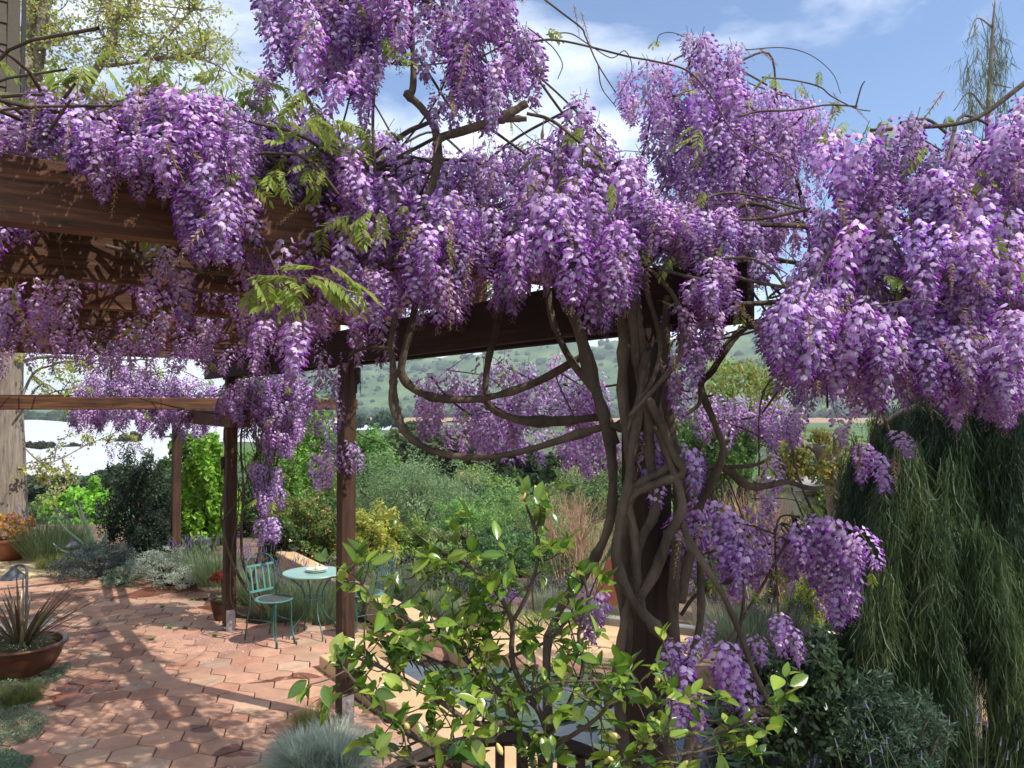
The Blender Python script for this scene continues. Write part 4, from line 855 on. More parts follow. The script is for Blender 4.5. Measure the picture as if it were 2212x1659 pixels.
# silver ground cover
def cover(name, polys, z, n, s, c, label, c2=None, f2=.2, hh=.05):
    P = []
    for poly in polys:
        q = np.array([W(x, y, CAMZ * F / (y - HZ))[:2] for x, y in poly]); lo, hi = q.min(0), q.max(0); m_ = int(n / len(polys)); X = rng.uniform(lo, hi, (m_ * 3, 2)); X = X[inpoly(X[:, 0], X[:, 1], q)][:m_]
        P.append(X)
    P = np.vstack(P); h = (np.sin(P[:, 0] * 17 + 1) * np.sin(P[:, 1] * 15) * .5 + .5) * hh; P3 = np.column_stack([P, z + h * rng.uniform(.2, 1, len(P)) + .008])
    V, Q = leaf_quads(P3, s * rng.uniform(.6, 1.4, len(P)), s * .5, .7); return tag(obj(name, V, Q, M['leaf'], None, np.repeat(tint(len(P), c, .22, None, c2, f2), 4, 0)), label, 'ground cover', kind='stuff')
cover('silver_thyme', [[(-80, 1440), (60, 1452), (150, 1430), (158, 1438), (120, 1470), (70, 1490), (95, 1500), (60, 1530), (105, 1545), (90, 1580), (40, 1600), (-80, 1610)], [(-80, 1625), (30, 1620), (75, 1632), (60, 1650), (10, 1680), (-80, 1720)]], 0, 26000, .02, (.20, .26, .18), 'silvery creeping thyme spreading over the pavers at the lower left', (.13, .2, .08))
cover('silver_thyme', [[(1440, 1560), (1530, 1540), (1660, 1600), (1760, 1680), (1700, 1760), (1440, 1760)]], -.1, 9000, .02, (.24, .30, .24), 'silver ground cover at the foot of the main post', (.16, .22, .12))
cover('lawn_patch', [[(1220, 1438), (1310, 1430), (1345, 1470), (1230, 1480)]], 0.0, 5000, .03, (.14, .24, .06), 'small patch of grass on the bank behind the pond')
# weeds between pavers
wl_ = ['largest weed tuft in the paver joints', 'weed tuft left of the largest one', 'low weed tuft second left of the largest', 'tiny weed in the joint nearest the dark stain', 'tiny weed beside the big beam shadow', 'small weed near the back of the patio', 'faint weed at the back centre of the patio', 'faint weed by the back edge, right']
for (px, py, s, lab) in zip((499, 366, 400, 465, 328, 415, 350, 485), (1338, 1345, 1346, 1362, 1370, 1205 + 80, 1300, 1262), (.075, .055, .05, .04, .045, .045, .04, .04), wl_):
    p = W(px, py, CAMZ * F / (py - HZ + 8)); e = empty('weed', (p[0], p[1], 0), lab, 'weed', 'weeds between the pavers')
    V, Q, C = blades(46, (p[0], p[1], 0), s * 1.2, .006, (.2, 1.25), .3, (.10, .19, .04), None, 0, 3, .015); obj('blades', V, Q, M['grass'], e, C)
# fallen petals
n = 2400; X = np.vstack([np.column_stack([rng.normal(-3.0, .5, 800), rng.normal(8.95, .4, 800)]), np.column_stack([rng.normal(-.95, .25, 500), rng.normal(5.7, .3, 500)]), np.column_stack([rng.uniform(-6.5, -1.2, 1100), rng.uniform(5.0, 11.5, 1100)])])
V, Q = leaf_quads(np.column_stack([X, np.full(n, .009)]), .016, .011, 6.0); tag(obj('fallen_petals', V, Q, M['petal_stuff'], None, np.repeat(tint(n, (.42, .34, .58), .25, None, (.8, .75, .8), .3), 4, 0)), 'fallen wisteria petals scattered on the pavers', 'petals', kind='stuff')

# ------------------------------------------------------------------ big tree at the left
tr = empty('plane_tree', (-9.35, 15, 0), 'tall pale-trunked tree with sparse new yellow-green leaves', 'tree')
c0 = W(14, 1150, 15.0)
P = [np.array([c0[0] + .02, 15, -.3]), W(14, 1000, 15), W(10, 850, 15), W(18, 700, 15), W(40, 480, 15), W(60, 300, 15)]
v, f = tube(smooth_path(P, 8), [.36, .31, .30, .29, .27, .24], 26, rough=.012); obj('trunk', v, f, M['bark_grey'], tr, smooth=True)
limbs = [([(60, 300), (52, 170), (64, 80), (75, -40)], .17, .12), ([(60, 300), (80, 150), (92, 60), (104, -60)], .13, .09), ([(80, 110), (110, 80), (125, 70), (170, 72)], .05, .02),
         ([(180, 200), (215, 140), (246, 80), (236, 0), (222, -50)], .085, .05), ([(60, 330), (120, 260), (180, 200)], .10, .085), ([(215, 140), (250, 140), (330, 128), (370, 125), (440, 110)], .05, .015),
         ([(240, 60), (270, 25), (300, 10)], .04, .02), ([(215, 150), (235, 60), (230, 0)], .03, .02), ([(330, 128), (380, 60), (430, 10)], .025, .01), ([(300, 130), (360, 70), (400, -20)], .025, .01), ([(370, 125), (440, 128), (500, 160)], .025, .008),
         ([(30, 900), (70, 810), (110, 790), (150, 780), (250, 790)], .03, .01), ([(40, 890), (90, 830), (130, 850), (170, 870)], .02, .006), ([(45, 780), (110, 770), (200, 778), (330, 776)], .035, .012), ([(40, 1010), (70, 1000), (90, 1040), (140, 1055)], .012, .004), ([(45, 960), (100, 1000), (190, 960), (260, 930)], .015, .004)]
ends = []
for pts, r0, r1 in limbs:
    Pp = np.array([W(x, y, 15 + rng.normal(0, .15)) for x, y in pts]); sp_p = smooth_path(Pp, 5); v, f = tube(sp_p, [r0, r1], 8, rough=.03); obj('limb', v, f, M['bark_grey'], tr, smooth=True); ends.append((sp_p, r0))
a = Acc(); LP = []
for sp_p, r0 in ends:
    up_ = sp_p[0][2] > 4
    for k in range(20 if up_ else 9):
        b0 = sp_p[rng.integers(len(sp_p) // 4, len(sp_p))]; d = unit(rng.normal(0, 1, 3) + [.35, 0, .35 if up_ else -.6]); L = rng.uniform(.3, .95) if up_ else rng.uniform(.2, .6)
        q = b0 + d * L; Pm = smooth_path([b0, (b0 + q) / 2 + rng.normal(0, L * .1, 3), q], 4); v, f = tube(Pm, [.014, .004], 4, False); a.add(v, f)
        for t in range(5):
            b1 = Pm[rng.integers(2, len(Pm))]; q2 = b1 + unit(d + rng.normal(0, .8, 3)) * L * .4; v, f = tube([b1, q2], [.006, .002], 3, False); a.add(v, f); LP += [b1 + (q2 - b1) * s for s in rng.uniform(.2, 1.1, 9)]
        LP += [Pm[-1] + rng.normal(0, .05, 3) for _ in range(4)]
a.build('twigs', M['bark_grey'], tr)
LP = np.repeat(np.array(LP), 2, 0) + rng.normal(0, .05, (len(LP) * 2, 3)); LP = LP[rng.uniform(size=len(LP)) < .45]; V, Q = leaf_quads(LP, .062 * rng.uniform(.6, 1.3, len(LP)), .05, .2); obj('foliage', V, Q, M['leaf'], tr, np.repeat(tint(len(LP), (.36, .42, .09), .22, None, (.50, .46, .16), .3), 4, 0))

# leaning grey trunk (belongs to the coppery tree)
e = empty('leaning_tree', tuple(W(1850, 1460, 8.8)), 'grey trunk leaning left beside the weeping tree', 'tree')
Pp = [W(1858, 1470, 8.8), W(1845, 1380, 8.9), W(1832, 1250, 9.1), W(1815, 1120, 9.3), W(1800, 1030, 9.3), W(1770, 960, 9.3)]
v, f = tube(smooth_path(Pp, 6), [.23, .17, .145, .13, .12, .09], 16, rough=.015); obj('trunk', v, f, M['bark_grey'], e, smooth=True)
for pts in ([(1800, 1030), (1820, 960), (1840, 900)], [(1780, 980), (1740, 960), (1700, 930)], [(1805, 1050), (1770, 1010), (1745, 1000)]):
    v, f = tube(smooth_path([W(x, y, 9.3) for x, y in pts], 4), [.05, .02], 7); obj('limb', v, f, M['bark_grey'], e, smooth=True)

# ------------------------------------------------------------------ weeping she-oak on the right
def spray(seed, n=46, L=.5):
    rg = np.random.default_rng(seed); V = []; Q = []; C = []
    for k in range(n):
        b0 = rg.normal(0, .035, 3) * [1, 1, .6] + [0, 0, -rg.uniform(0, .22)]; l = L * rg.uniform(.25, .85); d = np.array([rg.normal(0, .16), rg.normal(0, .16), -1]); w = rg.uniform(.0022, .0036)
        s = unit(np.array([rg.normal(), rg.normal(), 0])); P = [b0, b0 + d * l * .3 + rg.normal(0, .016, 3), b0 + d * l * .68 + rg.normal(0, .02, 3), b0 + d * l + rg.normal(0, .03, 3) + s * .02]; base = len(V)
        for i, q in enumerate(P): ww = w * (1, 1, .8, .25)[i]; V += [q - s * ww, q + s * ww]
        Q += [(base + 2 * i, base + 2 * i + 1, base + 2 * i + 3, base + 2 * i + 2) for i in range(3)]; C += [np.exp(rg.normal(0, .2))] * 8
        for j in range(5):
            q0 = P[1 + j % 2] + (P[2] - P[1]) * rg.uniform(0, 1); q1 = q0 + np.array([rg.normal(0, .35), rg.normal(0, .35), -.7]) * .10; base = len(V); V += [q0 - s * w * .8, q0 + s * w * .8, q1 + s * .0005, q1 - s * .0005]; Q.append((base, base + 1, base + 2, base + 3)); C += [C[-1]] * 4
    return np.array(V), np.array(Q), np.array(C)
SPR_ = [spray(s) for s in range(6)]; SPT = [spray(40 + s, 9, .42) for s in range(6)]
def strands(name, tops, parent, L, color, c2, f2, SPR=None):
    SPR = SPR or SPR_
    a = Acc()
    for t in tops:
        l = L * rng.uniform(.6, 1.3); z = 0; drift = rng.normal(0, .05, 2); c = np.array(c2 if rng.uniform() < f2 else color) * np.exp(rng.normal(0, .22)); p = np.array(t, float)
        while z < l:
            v, q, cc = SPR[rng.integers(6)]; s = rng.uniform(.7, 1.15); R = rotm(0, 0, rng.uniform(0, 6.28)); a.add(v @ R.T * s + p, q, c[None] * cc[:, None]); st = .20 * s; z += st; p = p + np.array([drift[0] * st, drift[1] * st, -st]) + rng.normal(0, .008, 3)
    return a.build(name, M['grass'], parent)
wt = empty('weeping_tree', (3.75, 6.6, -.5), 'tall dark weeping she-oak with drooping thread-like foliage', 'tree')
G1, G2 = (.020, .040, .016), (.05, .09, .028)  # dark strand green, and a lighter one standing in for sunlit strands
tops = []
for k in range(64):
    px = rng.uniform(1850, 2330); yt = rng.uniform(790, 1420) if k % 2 else rng.uniform(780, 1020); D = rng.uniform(5.5, 8.2); lim = np.interp(px, [1840, 1900, 2000, 2330], [1060, 920, 850, 760])
    yt = max(yt, lim + rng.uniform(-20, 60)); c0_ = W(px, yt, D)
    for q in range(rng.integers(6, 13)): tops.append(c0_ + rng.normal(0, 1, 3) * [.085, .10, .10])
for k in range(60): tops.append(W(rng.uniform(1860, 2330), rng.uniform(950, 1300), rng.uniform(7.4, 8.4)))
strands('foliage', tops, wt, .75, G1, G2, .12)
# near sprays, sunlight put into their lighter greens
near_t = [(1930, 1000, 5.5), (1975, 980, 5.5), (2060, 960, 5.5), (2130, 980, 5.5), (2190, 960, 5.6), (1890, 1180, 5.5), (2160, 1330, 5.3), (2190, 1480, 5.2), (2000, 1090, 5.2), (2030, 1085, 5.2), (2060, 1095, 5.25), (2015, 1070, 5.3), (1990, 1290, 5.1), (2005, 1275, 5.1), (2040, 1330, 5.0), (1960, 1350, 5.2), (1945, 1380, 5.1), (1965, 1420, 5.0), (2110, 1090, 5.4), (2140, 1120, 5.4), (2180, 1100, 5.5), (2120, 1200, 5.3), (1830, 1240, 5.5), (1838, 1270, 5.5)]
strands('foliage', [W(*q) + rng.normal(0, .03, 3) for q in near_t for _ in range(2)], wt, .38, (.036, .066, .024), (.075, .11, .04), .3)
ft = []  # front tufts, their lighter green stands in for sunlight
for px, py in [(1905, 1060), (1960, 960), (2050, 1000), (2150, 960), (2200, 1090), (2010, 1120), (1900, 1250), (1980, 1290), (2080, 1230), (2170, 1270), (1930, 1430), (2060, 1420), (2180, 1450), (2120, 1130)]:
    D = rng.uniform(5.0, 5.6)
    for q in range(6): ft.append(W(px + rng.normal(0, 14), py + rng.normal(0, 22), D) + rng.normal(0, .03, 3))
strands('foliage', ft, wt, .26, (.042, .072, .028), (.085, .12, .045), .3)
# upper crown, sparse
up_t = [W(px, py, D) for px, py, D in [(2110, 30, 6.6), (2135, 5, 6.6), (2150, 10, 6.6), (2160, 40, 6.6), (2085, 90, 6.6), (2095, 130, 6.6), (2150, 60, 6.6), (2170, 80, 6.6), (2130, 120, 6.6), (2060, 235, 6.6), (2100, 170, 6.6), (2190, 200, 6.6)]]
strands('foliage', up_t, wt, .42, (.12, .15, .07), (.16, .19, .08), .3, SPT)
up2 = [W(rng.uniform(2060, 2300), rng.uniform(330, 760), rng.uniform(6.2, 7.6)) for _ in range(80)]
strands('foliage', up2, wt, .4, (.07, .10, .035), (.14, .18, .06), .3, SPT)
strands('foliage', [W(rng.uniform(2110, 2230), rng.uniform(560, 700), 6.4) for _ in range(26)], wt, .4, G1, G2, .2)
a = Acc()
for pts, r in [([(2080, 1659, 6.6), (2090, 1200, 6.6), (2110, 800, 6.6), (2135, 500, 6.6), (2135, 250, 6.6), (2145, 60, 6.6), (2150, 0, 6.6)], [.14, .1, .07, .04, .022, .012, .006]), ([(2145, 60, 6.6), (2110, 40, 6.6), (2090, 90, 6.6)], [.008, .003]), ([(2135, 250, 6.6), (2095, 200, 6.6), (2060, 240, 6.6)], [.01, .004]), ([(2140, 180, 6.6), (2185, 190, 6.6)], [.01, .004]),
               ([(2212, 1050, 6.2), (2150, 1065, 6), (2100, 1075, 5.6), (2000, 1080, 5.3)], [.014, .004]), ([(2090, 1300, 6.4), (2050, 1280, 5.5), (2020, 1262, 5.1), (1985, 1290, 5.1), (1955, 1345, 5.1)], [.014, .004]), ([(2050, 1290, 5.2), (2036, 1330, 5.1), (2050, 1400, 5.1)], [.006, .002]),
               ([(2212, 1120, 5.6), (2150, 1120, 5.5), (2080, 1130, 5.4)], [.008, .002]), ([(2110, 900, 6.6), (1980, 880, 6.8), (1900, 920, 7)], [.05, .015]), ([(2110, 700, 6.6), (2200, 640, 6.6), (2260, 640, 6.6)], [.04, .015])]:
    v, f = tube(smooth_path([W(*q) for q in pts], 6), r, 8); a.add(v, f)
a.build('trunk', M['bark_grey'], wt, smooth=True)
# lavender stalks in the lower right corner
p = W(1960, 1760, 4.3); e = empty('lavender_stalks', tuple(p), 'tall lavender stalks rising at the bottom right corner', 'lavender'); a = Acc()
for (x, y, x2) in [(1808, 1612, 1860), (1870, 1595, 1915), (1915, 1605, 1925), (1905, 1625, 1940), (2050, 1565, 2040), (2110, 1560, 2100), (2132, 1570, 2120), (2088, 1545, 2110), (2160, 1610, 2130), (2175, 1640, 2150), (1875, 1530, 2010), (1880, 1650, 1890), (2198, 1620, 2180), (1990, 1640, 1990)]:
    D = 4.2 + rng.uniform(-.2, .2); tip = W(x, y, D); bs = W(x2, 1800, D); v, f = tube(smooth_path([bs, (bs + tip) / 2 + rng.normal(0, .01, 3), tip], 4), .0017, 4, False); a.add(v, f, (.16, .2, .1)); d = unit(tip - bs)
    for q in range(7):
        c = tip + d * .007 * q; v, f = lathe([(.0005, -.004), (.0065 - .0006 * q, 0), (.0005, .005)], 6, c); a.add(v, f, np.array([.17, .14, .27]) * rng.uniform(.7, 1.3))
a.build('flower_spikes', M['leaf'], e)
# ------------------------------------------------------------------ wisteria
def raceme(seed, nf, lod=0, L=.30, openness=0.0):
    """hanging flower cluster, top at the origin; each flower a folded banner petal and a keel"""
    rg = np.random.default_rng(seed); a = Acc(); bendx, bendy = rg.normal(0, .03, 2)
    def axis(t): return np.array([bendx * math.sin(t * 2.4), bendy * math.sin(t * 2.0), -L * t])
    v, f = tube([axis(t) for t in np.linspace(0, 1, 5)], [.0022, .0008], 3, False); a.add(v, f, (.16, .17, .06))
    pale = 1.18 if seed % 4 == 1 else (.86 if seed % 4 == 3 else 1.0)
    for i in range(nf):
        t = ((i + rg.uniform(0, 1)) / nf) ** .92; ph = i * 2.399 + rg.normal(0, .35)
        mat_ = 1 - t
        rad = (.036 + .024 * math.sin(min(1, mat_ * 1.5 + .08) * 1.57)) * (.28 + .72 * min(1, mat_ * 1.35)) * rg.uniform(.8, 1.2)
        if t < .1: rad *= .7 + 3 * t
        o = np.array([math.cos(ph), math.sin(ph), 0]); s = np.cross([0, 0, 1.0], o); zz = -.35 - .5 * t + rg.normal(0, .18)
        ax = axis(t); c = ax + o * rad + np.array([0, 0, zz * rad * .55])
        if not lod:
            a.add([ax, ax + np.array([0, 0, .002]), c - o * .004], np.array([(0, 1, 2)]), (.20, .12, .18))
        size = .0178 * (1 - .48 * max(0, t - .25)) * rg.uniform(.85, 1.15)
        age = rg.uniform(-.12, .12)
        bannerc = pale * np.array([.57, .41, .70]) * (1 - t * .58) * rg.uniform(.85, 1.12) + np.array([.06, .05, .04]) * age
        if rg.uniform() < .05: bannerc = np.array([.70, .58, .74])
        keelc = pale * np.array([.29, .08, .40]) * rg.uniform(.75, 1.3)
        if t > .80:                                     # buds
            k = unit(o * .7 + np.array([0, 0, -.75])); l = .012 * rg.uniform(.7, 1.1) * (1.5 - t); w = .0035; sc = np.cross(k, s)
            V = [c, c + k * l * .5 + s * w, c + k * l * .5 + sc * w, c + k * l * .5 - s * w, c + k * l * .5 - sc * w, c + k * l]
            T = [(0, 2, 1), (0, 3, 2), (0, 4, 3), (0, 1, 4), (1, 2, 5), (2, 3, 5), (3, 4, 5), (4, 1, 5)]
            a.add(V, np.array(T), np.array([.26, .08, .33]) * rg.uniform(.7, 1.2) if t < .94 else np.array([.25, .17, .13])); continue
        # banner: reflexed, facing out and up, folded along its midline
        nrm = unit(o * .85 + np.array([0, 0, .55 - .35 * t]) + rg.normal(0, .22, 3)); up = unit(np.array([0, 0, 1.0]) - nrm * nrm[2]); sd = np.cross(up, nrm)
        cc = c + up * size * .25
        if lod:
            V = [cc - up * size, cc + sd * size * 1.05 - nrm * size * .35, cc + up * size * 1.0 - nrm * .25 * size, cc - sd * size * 1.05 - nrm * size * .35, cc + nrm * size * .15]
            T = [(4, 0, 1), (4, 1, 2), (4, 2, 3), (4, 3, 0)]
        else:
            V = [cc - up * size * .9 + nrm * .1 * size, cc + sd * size * .95 - up * size * .35 - nrm * size * .30, cc + sd * size * .92 + up * size * .6 - nrm * size * .42, cc + up * size * 1.0 - nrm * .22 * size,
                 cc - sd * size * .92 + up * size * .6 - nrm * size * .42, cc - sd * size * .95 - up * size * .35 - nrm * size * .30, cc + nrm * size * .12]
            T = [(6, i_, (i_ + 1) % 6) for i_ in range(6)]
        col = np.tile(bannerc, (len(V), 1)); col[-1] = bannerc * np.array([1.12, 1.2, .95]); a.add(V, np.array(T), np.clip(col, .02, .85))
        # wings and keel
        k = unit(o * .75 + np.array([0, 0, -.55 - .3 * t]) + rg.normal(0, .15, 3)); l = size * 1.55; w = size * .42; q = c - up * size * .15; sc = np.cross(k, s)
        V = [q, q + k * l * .55 + s * w, q + k * l * .5 + sc * w * 1.1, q + k * l * .55 - s * w, q + k * l * .5 - sc * w * .9, q + k * l]
        T = [(0, 2, 1), (0, 3, 2), (1, 2, 5), (2, 3, 5)] if lod else [(0, 2, 1), (0, 3, 2), (0, 4, 3), (0, 1, 4), (1, 2, 5), (2, 3, 5), (3, 4, 5), (4, 1, 5)]
        a.add(V, np.array(T), keelc)
    return a.get()
RAC = [raceme(100 + s, n) for s, n in enumerate((76, 68, 80, 58, 70, 48, 64, 38))]
RME = [mesh('raceme', v, f, M['petal'], c) for v, f, c in RAC]
RLO = [raceme(200 + s, n, 1) for s, n in enumerate((56, 50, 54, 40))]
def comp_leaf(seed, young=.5, L=.19):
    rg = np.random.default_rng(seed); a = Acc(); n = 6; droop = rg.uniform(.15, .55)
    def ax(t): return np.array([L * t * (1 - .1 * t), 0, -L * droop * t * t])
    v, f = tube([ax(t) for t in np.linspace(0, 1, 5)], [.0013, .0006], 3, False); a.add(v, f, (.25, .28, .08))
    for i in range(n + 1):
        t = .22 + .78 * i / n
        for s in ((1, -1) if i < n else (0,)):
            b0 = ax(t); l = .058 * (.75 + .5 * math.sin(t * 2.6)) * rg.uniform(.85, 1.1); d = unit(np.array([.55 if s else 1, s * .9, -.30 - .5 * young]) + rg.normal(0, .12, 3)); w = l * .17
            sd = unit(np.cross(d, [0, 0, 1.0])); nn = np.cross(sd, d); P = [(0, 0, 0), (.33, 1, .1), (.33, -1, .1), (.33, 0, -.05), (.7, .72, .0), (.7, -.72, 0), (.7, 0, -.15), (1, 0, -.5)]
            V = [b0 + d * l * p - nn * -w * r_ * .8 + sd * w * q for p, q, r_ in P]; T = [(0, 1, 3), (0, 3, 2), (4, 7, 6), (6, 7, 5)]; Q = [(1, 4, 6, 3), (3, 6, 5, 2)]
            c = np.array([.20, .27, .045]) * rg.uniform(.8, 1.2) if rg.uniform() < .8 else np.array([.30, .30, .09])
            a.add(V, [np.array(T), np.array(Q)], c)
    return a.get()
CLF = [comp_leaf(s) for s in range(6)]
CME = [mesh('leaf', v, f, M['leaf'], c) for v, f, c in CLF]
def poly_sample(poly, n, spacing):
    poly = np.array(poly, float); lo, hi = poly.min(0), poly.max(0); out = []; tries = 0
    while len(out) < n and tries < n * 60:
        tries += 1; p = rng.uniform(lo, hi)
        if inpoly(p[0], p[1], poly) and all(abs(p[0] - q[0]) > spacing * .5 or abs(p[1] - q[1]) > spacing for q in out[-260:]): out.append(p)
    return np.array(out)
rac = []        # (top, length, weight)
def region(poly, n, D, L, spacing=14, edge=.85):
    """racemes whose whole length lies inside the outline; they hang from the vine at depth D[0]..D[1]"""
    P = np.array(poly, float); k = 0
    for p in poly_sample(poly, n * 3, spacing):
        d = rng.uniform(*D); l = rng.uniform(*L); lp = l / d * F
        if not inpoly(p[0], p[1] + lp * edge, P): continue
        rac.append((W(p[0], p[1], d), l)); k += 1
        if k >= n: break
def one(x, y0, y1, D): rac.append((W(x, y0, D), (y1 - y0) / F * D))
TOP = [(600, -150), (585, 60), (560, 190), (605, 215), (640, 190), (700, 245), (765, 290), (800, 250), (850, 180), (862, 120), (895, 140), (925, 220), (950, 300), (1000, 330), (1060, 305), (1110, 290), (1150, 260), (1168, 170), (1160, 110), (1125, 40), (1110, -150)]
region(TOP, 135, (2.95, 3.5), (.15, .30), 12)
LEFT = [(-60, 250), (40, 215), (110, 180), (190, 200), (250, 215), (300, 180), (350, 145), (400, 145), (440, 190), (520, 210), (545, 300), (525, 430), (500, 560), (450, 590), (385, 560), (372, 440), (320, 440), (300, 500), (255, 450), (190, 450), (180, 380), (110, 370), (60, 400), (20, 400), (-60, 330)]
region(LEFT, 190, (2.6, 3.3), (.13, .26), 12)
MID = [(520, 240), (600, 215), (680, 230), (760, 290), (800, 240), (850, 280), (900, 330), (960, 350), (1050, 290), (1180, 300), (1240, 200), (1300, 260), (1350, 300), (1400, 330), (1430, 420), (1440, 560), (1395, 650), (1345, 700), (1290, 750), (1250, 690), (1230, 640), (1160, 620), (1120, 700), (1080, 640), (1070, 560), (1000, 640), (960, 740), (900, 700), (860, 600), (850, 520), (840, 700), (790, 735), (730, 680), (720, 600), (640, 640), (560, 660), (490, 640), (480, 580), (540, 500)]
region(MID, 250, (3.1, 4.0), (.16, .30), 12)
region([(560, 330), (1420, 330), (1420, 560), (1000, 640), (560, 640)], 110, (4.0, 5.0), (.16, .3), 14)
region([(1080, 420), (1200, 400), (1340, 430), (1395, 560), (1345, 710), (1290, 760), (1240, 700), (1100, 640)], 40, (2.9, 3.2), (.2, .3), 14)
region([(870, 420), (980, 400), (1060, 450), (1060, 620), (960, 740), (880, 640)], 22, (3.0, 3.3), (.18, .28), 14)
region([(725, 560), (780, 540), (825, 570), (840, 700), (800, 740), (740, 690)], 12, (3.0, 3.2), (.12, .22), 10)
RM = [(1320, 230), (1340, 150), (1400, 125), (1460, 110), (1490, 55), (1560, 70), (1610, 110), (1640, 170), (1700, 200), (1745, 220), (1790, 280), (1800, 380), (1735, 420), (1725, 500), (1700, 590), (1560, 600), (1440, 580), (1425, 400), (1390, 300)]
region(RM, 190, (3.5, 4.5), (.16, .30), 12)
RIGHT = [(1790, 270), (1900, 275), (1990, 225), (2050, 265), (2100, 285), (2150, 240), (2212, 180), (2330, 220), (2330, 700), (2260, 920), (2160, 945), (2060, 930), (2000, 895), (1950, 850), (1880, 965), (1790, 920), (1720, 860), (1660, 760), (1640, 640), (1700, 590), (1760, 480), (1780, 380)]
region(RIGHT, 330, (2.7, 3.6), (.16, .30), 12)
region([(1660, 620), (1800, 590), (1900, 640), (2000, 650), (2180, 660), (2300, 700), (2260, 900), (2000, 900), (1860, 900), (1700, 840)], 70, (2.5, 2.8), (.16, .27), 14)
region([(1990, 380), (2200, 520), (2300, 560), (2300, 720), (2100, 700), (1950, 700)], 40, (2.6, 3.0), (.16, .25), 14)
region([(1435, 590), (1500, 570), (1575, 575), (1590, 650), (1560, 760), (1510, 840), (1480, 960), (1445, 900), (1430, 700)], 26, (3.2, 3.5), (.14, .24), 10)
for x, a_, b_, D in [(1488, 960, 1090, 3.4), (1500, 975, 1070, 3.45), (1463, 1105, 1190, 3.4), (1467, 1112, 1175, 3.35), (1505, 1080, 1200, 3.6), (1520, 1100, 1270, 3.6), (1510, 1060, 1190, 3.65), (1555, 1085, 1230, 3.7), (1575, 1100, 1250, 3.75), (1550, 1150, 1290, 3.7), (1590, 1160, 1300, 3.7), (1610, 1180, 1310, 3.6),
                 (1632, 1080, 1180, 3.9), (1655, 970, 1080, 3.9), (1648, 1030, 1130, 3.9), (1665, 1060, 1150, 3.95), (1640, 1190, 1290, 3.8), (1680, 1150, 1260, 3.9), (1700, 1140, 1290, 3.8), (1722, 1140, 1260, 3.85), (1745, 1120, 1250, 3.8), (1760, 1130, 1300, 3.7), (1775, 1110, 1260, 3.7), (1795, 1115, 1240, 3.6), (1802, 1120, 1310, 3.6), (1815, 1220, 1350, 3.6),
                 (1825, 1250, 1375, 3.6), (1843, 1160, 1290, 3.5), (1848, 1175, 1280, 3.5), (1690, 1330, 1440, 3.6), (1680, 1325, 1400, 3.6), (1700, 1345, 1460, 3.6), (1565, 1385, 1550, 3.3), (1580, 1400, 1530, 3.3), (1605, 1410, 1540, 3.4), (1595, 1440, 1580, 3.35), (1455, 1380, 1480, 3.1), (1440, 1400, 1500, 3.1), (1475, 1440, 1590, 3.1), (1500, 1370, 1470, 3.2), (1490, 1480, 1620, 3.1),
                 (1625, 1370, 1450, 3.9), (1640, 1375, 1440, 3.9), (1535, 1340, 1420, 4), (1875, 960, 1060, 3.3), (1890, 975, 1075, 3.3), (1862, 955, 1030, 3.3), (1935, 930, 1000, 3.2), (1610, 860, 955, 4.4), (1570, 870, 950, 4.5), (1600, 880, 940, 4.5), (1640, 900, 960, 4.5), (1530, 850, 900, 4.6), (1500, 830, 900, 4.4), (1680, 880, 960, 3.8), (1730, 880, 970, 3.5), (1800, 880, 985, 3.2), (1415, 940, 1080, 3.45),
                 (1375, 930, 1010, 3.5), (1425, 1030, 1130, 3.35), (1095, 570, 690, 3.4), (1110, 590, 680, 3.4), (1650, 690, 790, 3.5), (570, 150, 215, 3.0), (590, 60, 190, 3.0), (1290, 1270, 1420, 4.4), (1270, 1290, 1380, 4.4), (1310, 1280, 1370, 4.4), (1360, 1200, 1260, 4.2), (1250, 150, 185, 3.8), (1255, 200, 245, 3.8), (575, 690, 790, 2.9), (640, 690, 850, 2.85), (655, 720, 840, 2.85), (632, 700, 800, 2.9),
                 (1550, 290, 420, 3.5), (1580, 300, 430, 3.5), (545, 195, 240, 3.2), (480, 380, 540, 2.8), (420, 400, 560, 2.75), (440, 380, 570, 2.75), (40, 330, 410, 2.6), (130, 600, 700, 3.4), (145, 600, 680, 3.4), (60, 260, 350, 2.7)]: one(x, a_, b_, D)
region([(860, 830), (930, 790), (1040, 760), (1180, 750), (1300, 770), (1300, 1000), (1280, 1050), (1230, 1040), (1180, 1010), (1090, 1010), (1060, 1035), (990, 990), (920, 980), (900, 900)], 85, (4.9, 5.9), (.22, .34), 12)
region([(1240, 820), (1310, 820), (1310, 1050), (1240, 1050)], 16, (4.4, 5.0), (.2, .3), 10)
region([(540, 330), (640, 300), (760, 330), (870, 360), (870, 520), (850, 640), (720, 650), (560, 650), (500, 600)], 90, (3.3, 3.9), (.16, .26), 11)
region([(560, 620), (730, 660), (740, 740), (560, 740)], 14, (4.2, 5), (.18, .3), 11)
region([(640, 250), (900, 300), (1060, 320), (1240, 300), (1250, 420), (700, 430)], 60, (3.7, 4.4), (.16, .26), 11)
region([(1380, 420), (1560, 440), (1640, 480), (1680, 560), (1560, 590), (1420, 600)], 40, (3.05, 3.3), (.12, .2), 10)
region([(1640, 620), (1760, 600), (1780, 900), (1690, 870), (1650, 780)], 34, (3.3, 3.7), (.16, .26), 11)
region([(1460, 1085), (1540, 1060), (1700, 1115), (1850, 1130), (1865, 1300), (1820, 1370), (1760, 1310), (1560, 1320), (1470, 1220)], 46, (3.6, 4.2), (.16, .26), 11)
region([(1480, 850), (1720, 850), (1780, 980), (1600, 985), (1500, 960)], 20, (3.8, 4.4), (.15, .24), 11)
